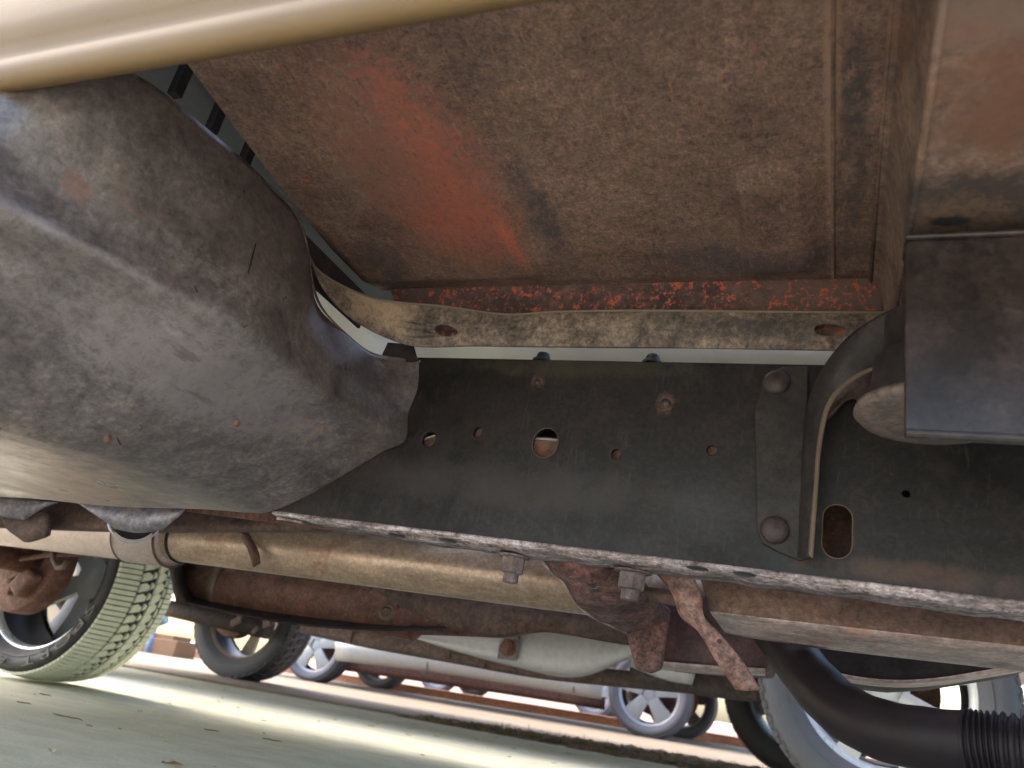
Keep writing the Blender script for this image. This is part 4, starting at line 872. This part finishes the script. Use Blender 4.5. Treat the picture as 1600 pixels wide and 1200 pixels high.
# C: truck with the running board
Cv = Root('parked_truck', 'farther pale truck with long white running board and five-spoke chrome wheels', 'truck', (-3.1, 7.8, 0))
pickup(Cv, -6.0, .0, 6.85, 8.75, (-4.80, -1.42), m_whitepaint, .42, 1.0, (.3, .72))
for (x, y, o_) in [(-4.80, 6.98, -1), (-1.42, 6.98, -1), (-4.95, 8.55, 1), (-1.42, 8.55, 1)]:
    wheel(Cv, (x, y, .355), .355, .24, .255, o_, m_tyre_grey, m_tyre_grey, m_alloywhite if o_ < 0 else m_board, m_rimdark, 5, ROAD, 40, True, None, 0, .008, .5)
mb = MB().loft([[wy(523, 1000, 6.72), wy(669, 1008, 6.72), wy(800, 1030, 6.72), wy(940, 1058, 6.72)], [wy(524, 1010, 6.66), wy(669, 1020, 6.66), wy(800, 1042, 6.66), wy(941, 1068, 6.66)], [wy(526, 1029, 6.68), wy(669, 1045, 6.68), wy(800, 1066, 6.68), wy(940, 1089, 6.68)], [wy(530, 1031, 6.8), wy(669, 1047, 6.8), wy(800, 1068, 6.8), wy(940, 1091, 6.8)]], 18, 5); rb_ = part('running_board', mb, m_board, Cv, solid=.02, label='long white running board')
for px, py in [(668, 1033), (897, 1066)]:
    q = WY(px, py + 4, 6.655); mb = MB().box(q, (.012, .01, .13)); part('board_joint', mb, m_chassisdark, Cv, rb_)
mb = MB().loft([[wy(510, 1026, 7.1), wy(720, 1052, 7.1), wy(945, 1090, 7.1)], [wy(510, 1041, 7.1), wy(720, 1071, 7.1), wy(945, 1106, 7.1)], [wy(510, 1042, 7.3), wy(720, 1072, 7.3), wy(945, 1107, 7.3)]], 12, 3); part('chassis_rail', mb, m_redbrown, Cv, solid=.02)
# D, E: wheels seen in the gap under C
Dv = Root('parked_car', 'distant car whose bright wheels show below the running board', 'car', (-5.0, 12.6, 0))
pickup(Dv, -6.9, -2.6, 11.6, 13.3, (-5.75, -3.2), m_chassisdark, .42, .9, (.2, .8), .42)
for (x, y, o_) in [(-5.75, 11.72, -1), (-3.2, 11.72, -1), (-5.75, 13.15, 1), (-3.2, 13.15, 1)]:
    wheel(Dv, (x, y, .33), .33, .21, .23, o_, m_tyre_grey, m_tyre_grey, m_alloywhite, m_alloywhite, 7, ROAD, 30, False, None, 0, .007, .55)

# ================================================================== SMALL THINGS ON THE GROUND
# timber edging past the pavement
q = 8.8
mb = MB().box((-3.0, q, .05), (18, .14, .10), None, .012); solo('timber_edging', mb, m_wood, 'long orange timber edging lying between the pale pavement and red dirt', 'timber')
def tarp(px0, px1, py0, py1, seed):
    rng = random.Random(seed); a = WY(px0, py0, 9.6); b = WY(px1, py1, 9.6); n = 26; mb = MB(); vs = []
    for i in range(n + 1):
        for j in range(9):
            t = i / n; s_ = j / 8
            vs.append((a[0] + (b[0] - a[0]) * t + .02 * math.sin(j + i), 9.5 + .5 * s_ + .03 * math.sin(i * 1.7), .02 + .06 * math.sin(PI * s_) * (.6 + .4 * math.sin(i * 1.3 + seed)) + .015 * rng.random()))
    mb.add(vs, [(i * 9 + j, (i + 1) * 9 + j, (i + 1) * 9 + j + 1, i * 9 + j + 1) for i in range(n) for j in range(8)], True); return mb
solo('tarp', tarp(840, 965, 1110, 1128, 1), m_blue, 'crumpled blue tarp on the dirt left of the chrome wheel', 'tarp')
solo('tarp', tarp(1072, 1180, 1142, 1158, 2), m_blue, 'crumpled blue tarp on the dirt right of the chrome wheel', 'tarp')
c = WY(1082, 1132, 9.3); mb = MB().lathe([(0, .0), (.12, .01), (.17, .05), (.175, .055), (.165, .055), (.12, .02), (0, .012)], (c[0], 9.3, .02), 'Z', 28); solo('plastic_tray', mb, m_lid, 'white round plastic tray on the ground behind the chrome wheel', 'tray')
g0 = GP(262, 1024); k_ = 7.0 / g0[1]
c = WY(262, 1015, 7.6)
mb = MB().box((c[0], 7.6, .014 + .09), (.55, .35, .18), None, .008); mb.box((c[0] - .02, 7.6, .014 + .205), (.40, .30, .05), None, .005); solo('cardboard_box', mb, m_card, 'brown cardboard box on the pale pavement beside the chunky tyre', 'box')
c2 = WY(236, 1008, 7.45); mb = MB().lathe([(.0, 0), (.05, 0), (.055, .01), (.055, .14), (.03, .19), (.02, .20), (.02, .23), (0, .23)], (c2[0], 7.45, .014), 'Z', 20); solo('bottle', mb, m_bottle, 'blue plastic bottle standing left of the cardboard box', 'bottle')
c3 = WY(246, 995, 7.75); mb = MB().tube([(c3[0] - .25, 7.72, .28), (c3[0] + .05, 7.76, .42)], .055, 16); mb.tube([(c3[0] - .3, 7.85, .014), (c3[0] - .22, 7.85, .36)], .07, 16); solo('plastic_roll', mb, m_teal, 'teal and grey rolled plastic leaning on the cardboard box', 'roll')

# debris on the concrete
def twig(px, py, ln, ang, r=.0012, seed=0):
    rng = random.Random(seed); p = GP(px, py); pts = []
    for t in np.linspace(-.5, .5, 7): pts.append((p[0] + ln * t * math.cos(ang) + rng.uniform(-1, 1) * ln * .03, p[1] + ln * t * math.sin(ang) + rng.uniform(-1, 1) * ln * .03, r + .0006 + rng.uniform(0, .002)))
    mb = MB().tube(pts, [r * .6, r, r, r * .9, r, r * .8, r * .4], 6); k = pts[4]
    mb.tube([k, (k[0] + ln * .12 * math.cos(ang + .8), k[1] + ln * .12 * math.sin(ang + .8), .003)], [r * .7, r * .3], 5); return mb
GT = 'dry twigs on the concrete'
for i, (px, py, ln, an, lab) in enumerate([(36, 1100, .05, .1, 'short dark twig on the concrete below the big tyre'), (105, 1122, .10, .05, 'longest dry twig on the concrete at the lower left'), (70, 1087, .045, .2, 'thin twig nearest the big tyre on the concrete'),
                                          (330, 1143, .05, .1, 'dark twig on the concrete at the lower middle left'), (425, 1158, .06, .15, 'black twig lying farther right on the concrete')]):
    solo('twig', twig(px, py, ln, an, .0016, i), m_twig, lab, 'twig', group=GT)
for i, (px, py, ln, an) in enumerate([(245, 1115, .05, .1), (250, 1150, .04, .0)]):
    solo('straw', twig(px, py, ln, an, .0014, 20 + i), m_straw, ['pale straw stalk on the concrete right of the long twig', 'pale straw stalk near the bottom edge of the concrete'][i], 'straw')
def leaf(px, py, s_, seed):
    rng = random.Random(seed); p = GP(px, py); a = rng.uniform(0, 6); out_ = []; n = 10
    for k in range(n):
        t = 2 * PI * k / n; rr_ = s_ * (1 + .25 * math.cos(3 * t) * rng.random()); x = rr_ * math.cos(t) * 1.6; y = rr_ * math.sin(t) * .8
        out_.append((p[0] + x * math.cos(a) - y * math.sin(a), p[1] + x * math.sin(a) + y * math.cos(a), .003 + .6 * s_ * abs(math.sin(t)) * rng.random()))
    return MB().add(out_ + [(p[0], p[1], .002)], [(k, (k + 1) % n, n) for k in range(n)])
solo('dry_leaf', leaf(266, 1196, .012, 1), m_leaf, 'curled brown dead leaf at the bottom edge of the concrete', 'leaf')
solo('dry_leaf', leaf(80, 1176, .009, 2), m_straw, 'small yellow leaf scrap at the lower left of the concrete', 'leaf')
mb = MB(); rng = random.Random(21)
for i in range(190):
    x = rng.uniform(-3.5, .3); y = rng.uniform(.8, 4.0); r_ = rng.uniform(.0008, .0028) * (.7 + .2 * y)
    if rng.random() < .4:
        an = rng.uniform(-.5, .6); ln = rng.uniform(.008, .03); mb.box((x, y, .0012), (ln, .0016, .0016), Matrix.Rotation(an, 3, 'Z'))
    else:
        ring = [(x + r_ * math.cos(k * 1.257), y + r_ * math.sin(k * 1.257) * .8, .0005) for k in range(5)]; mb.add(ring + [(x, y, r_ * .8)], [(k, (k + 1) % 5, 5) for k in range(5)])
solo('litter', mb, m_twig, None, None, 'stuff')
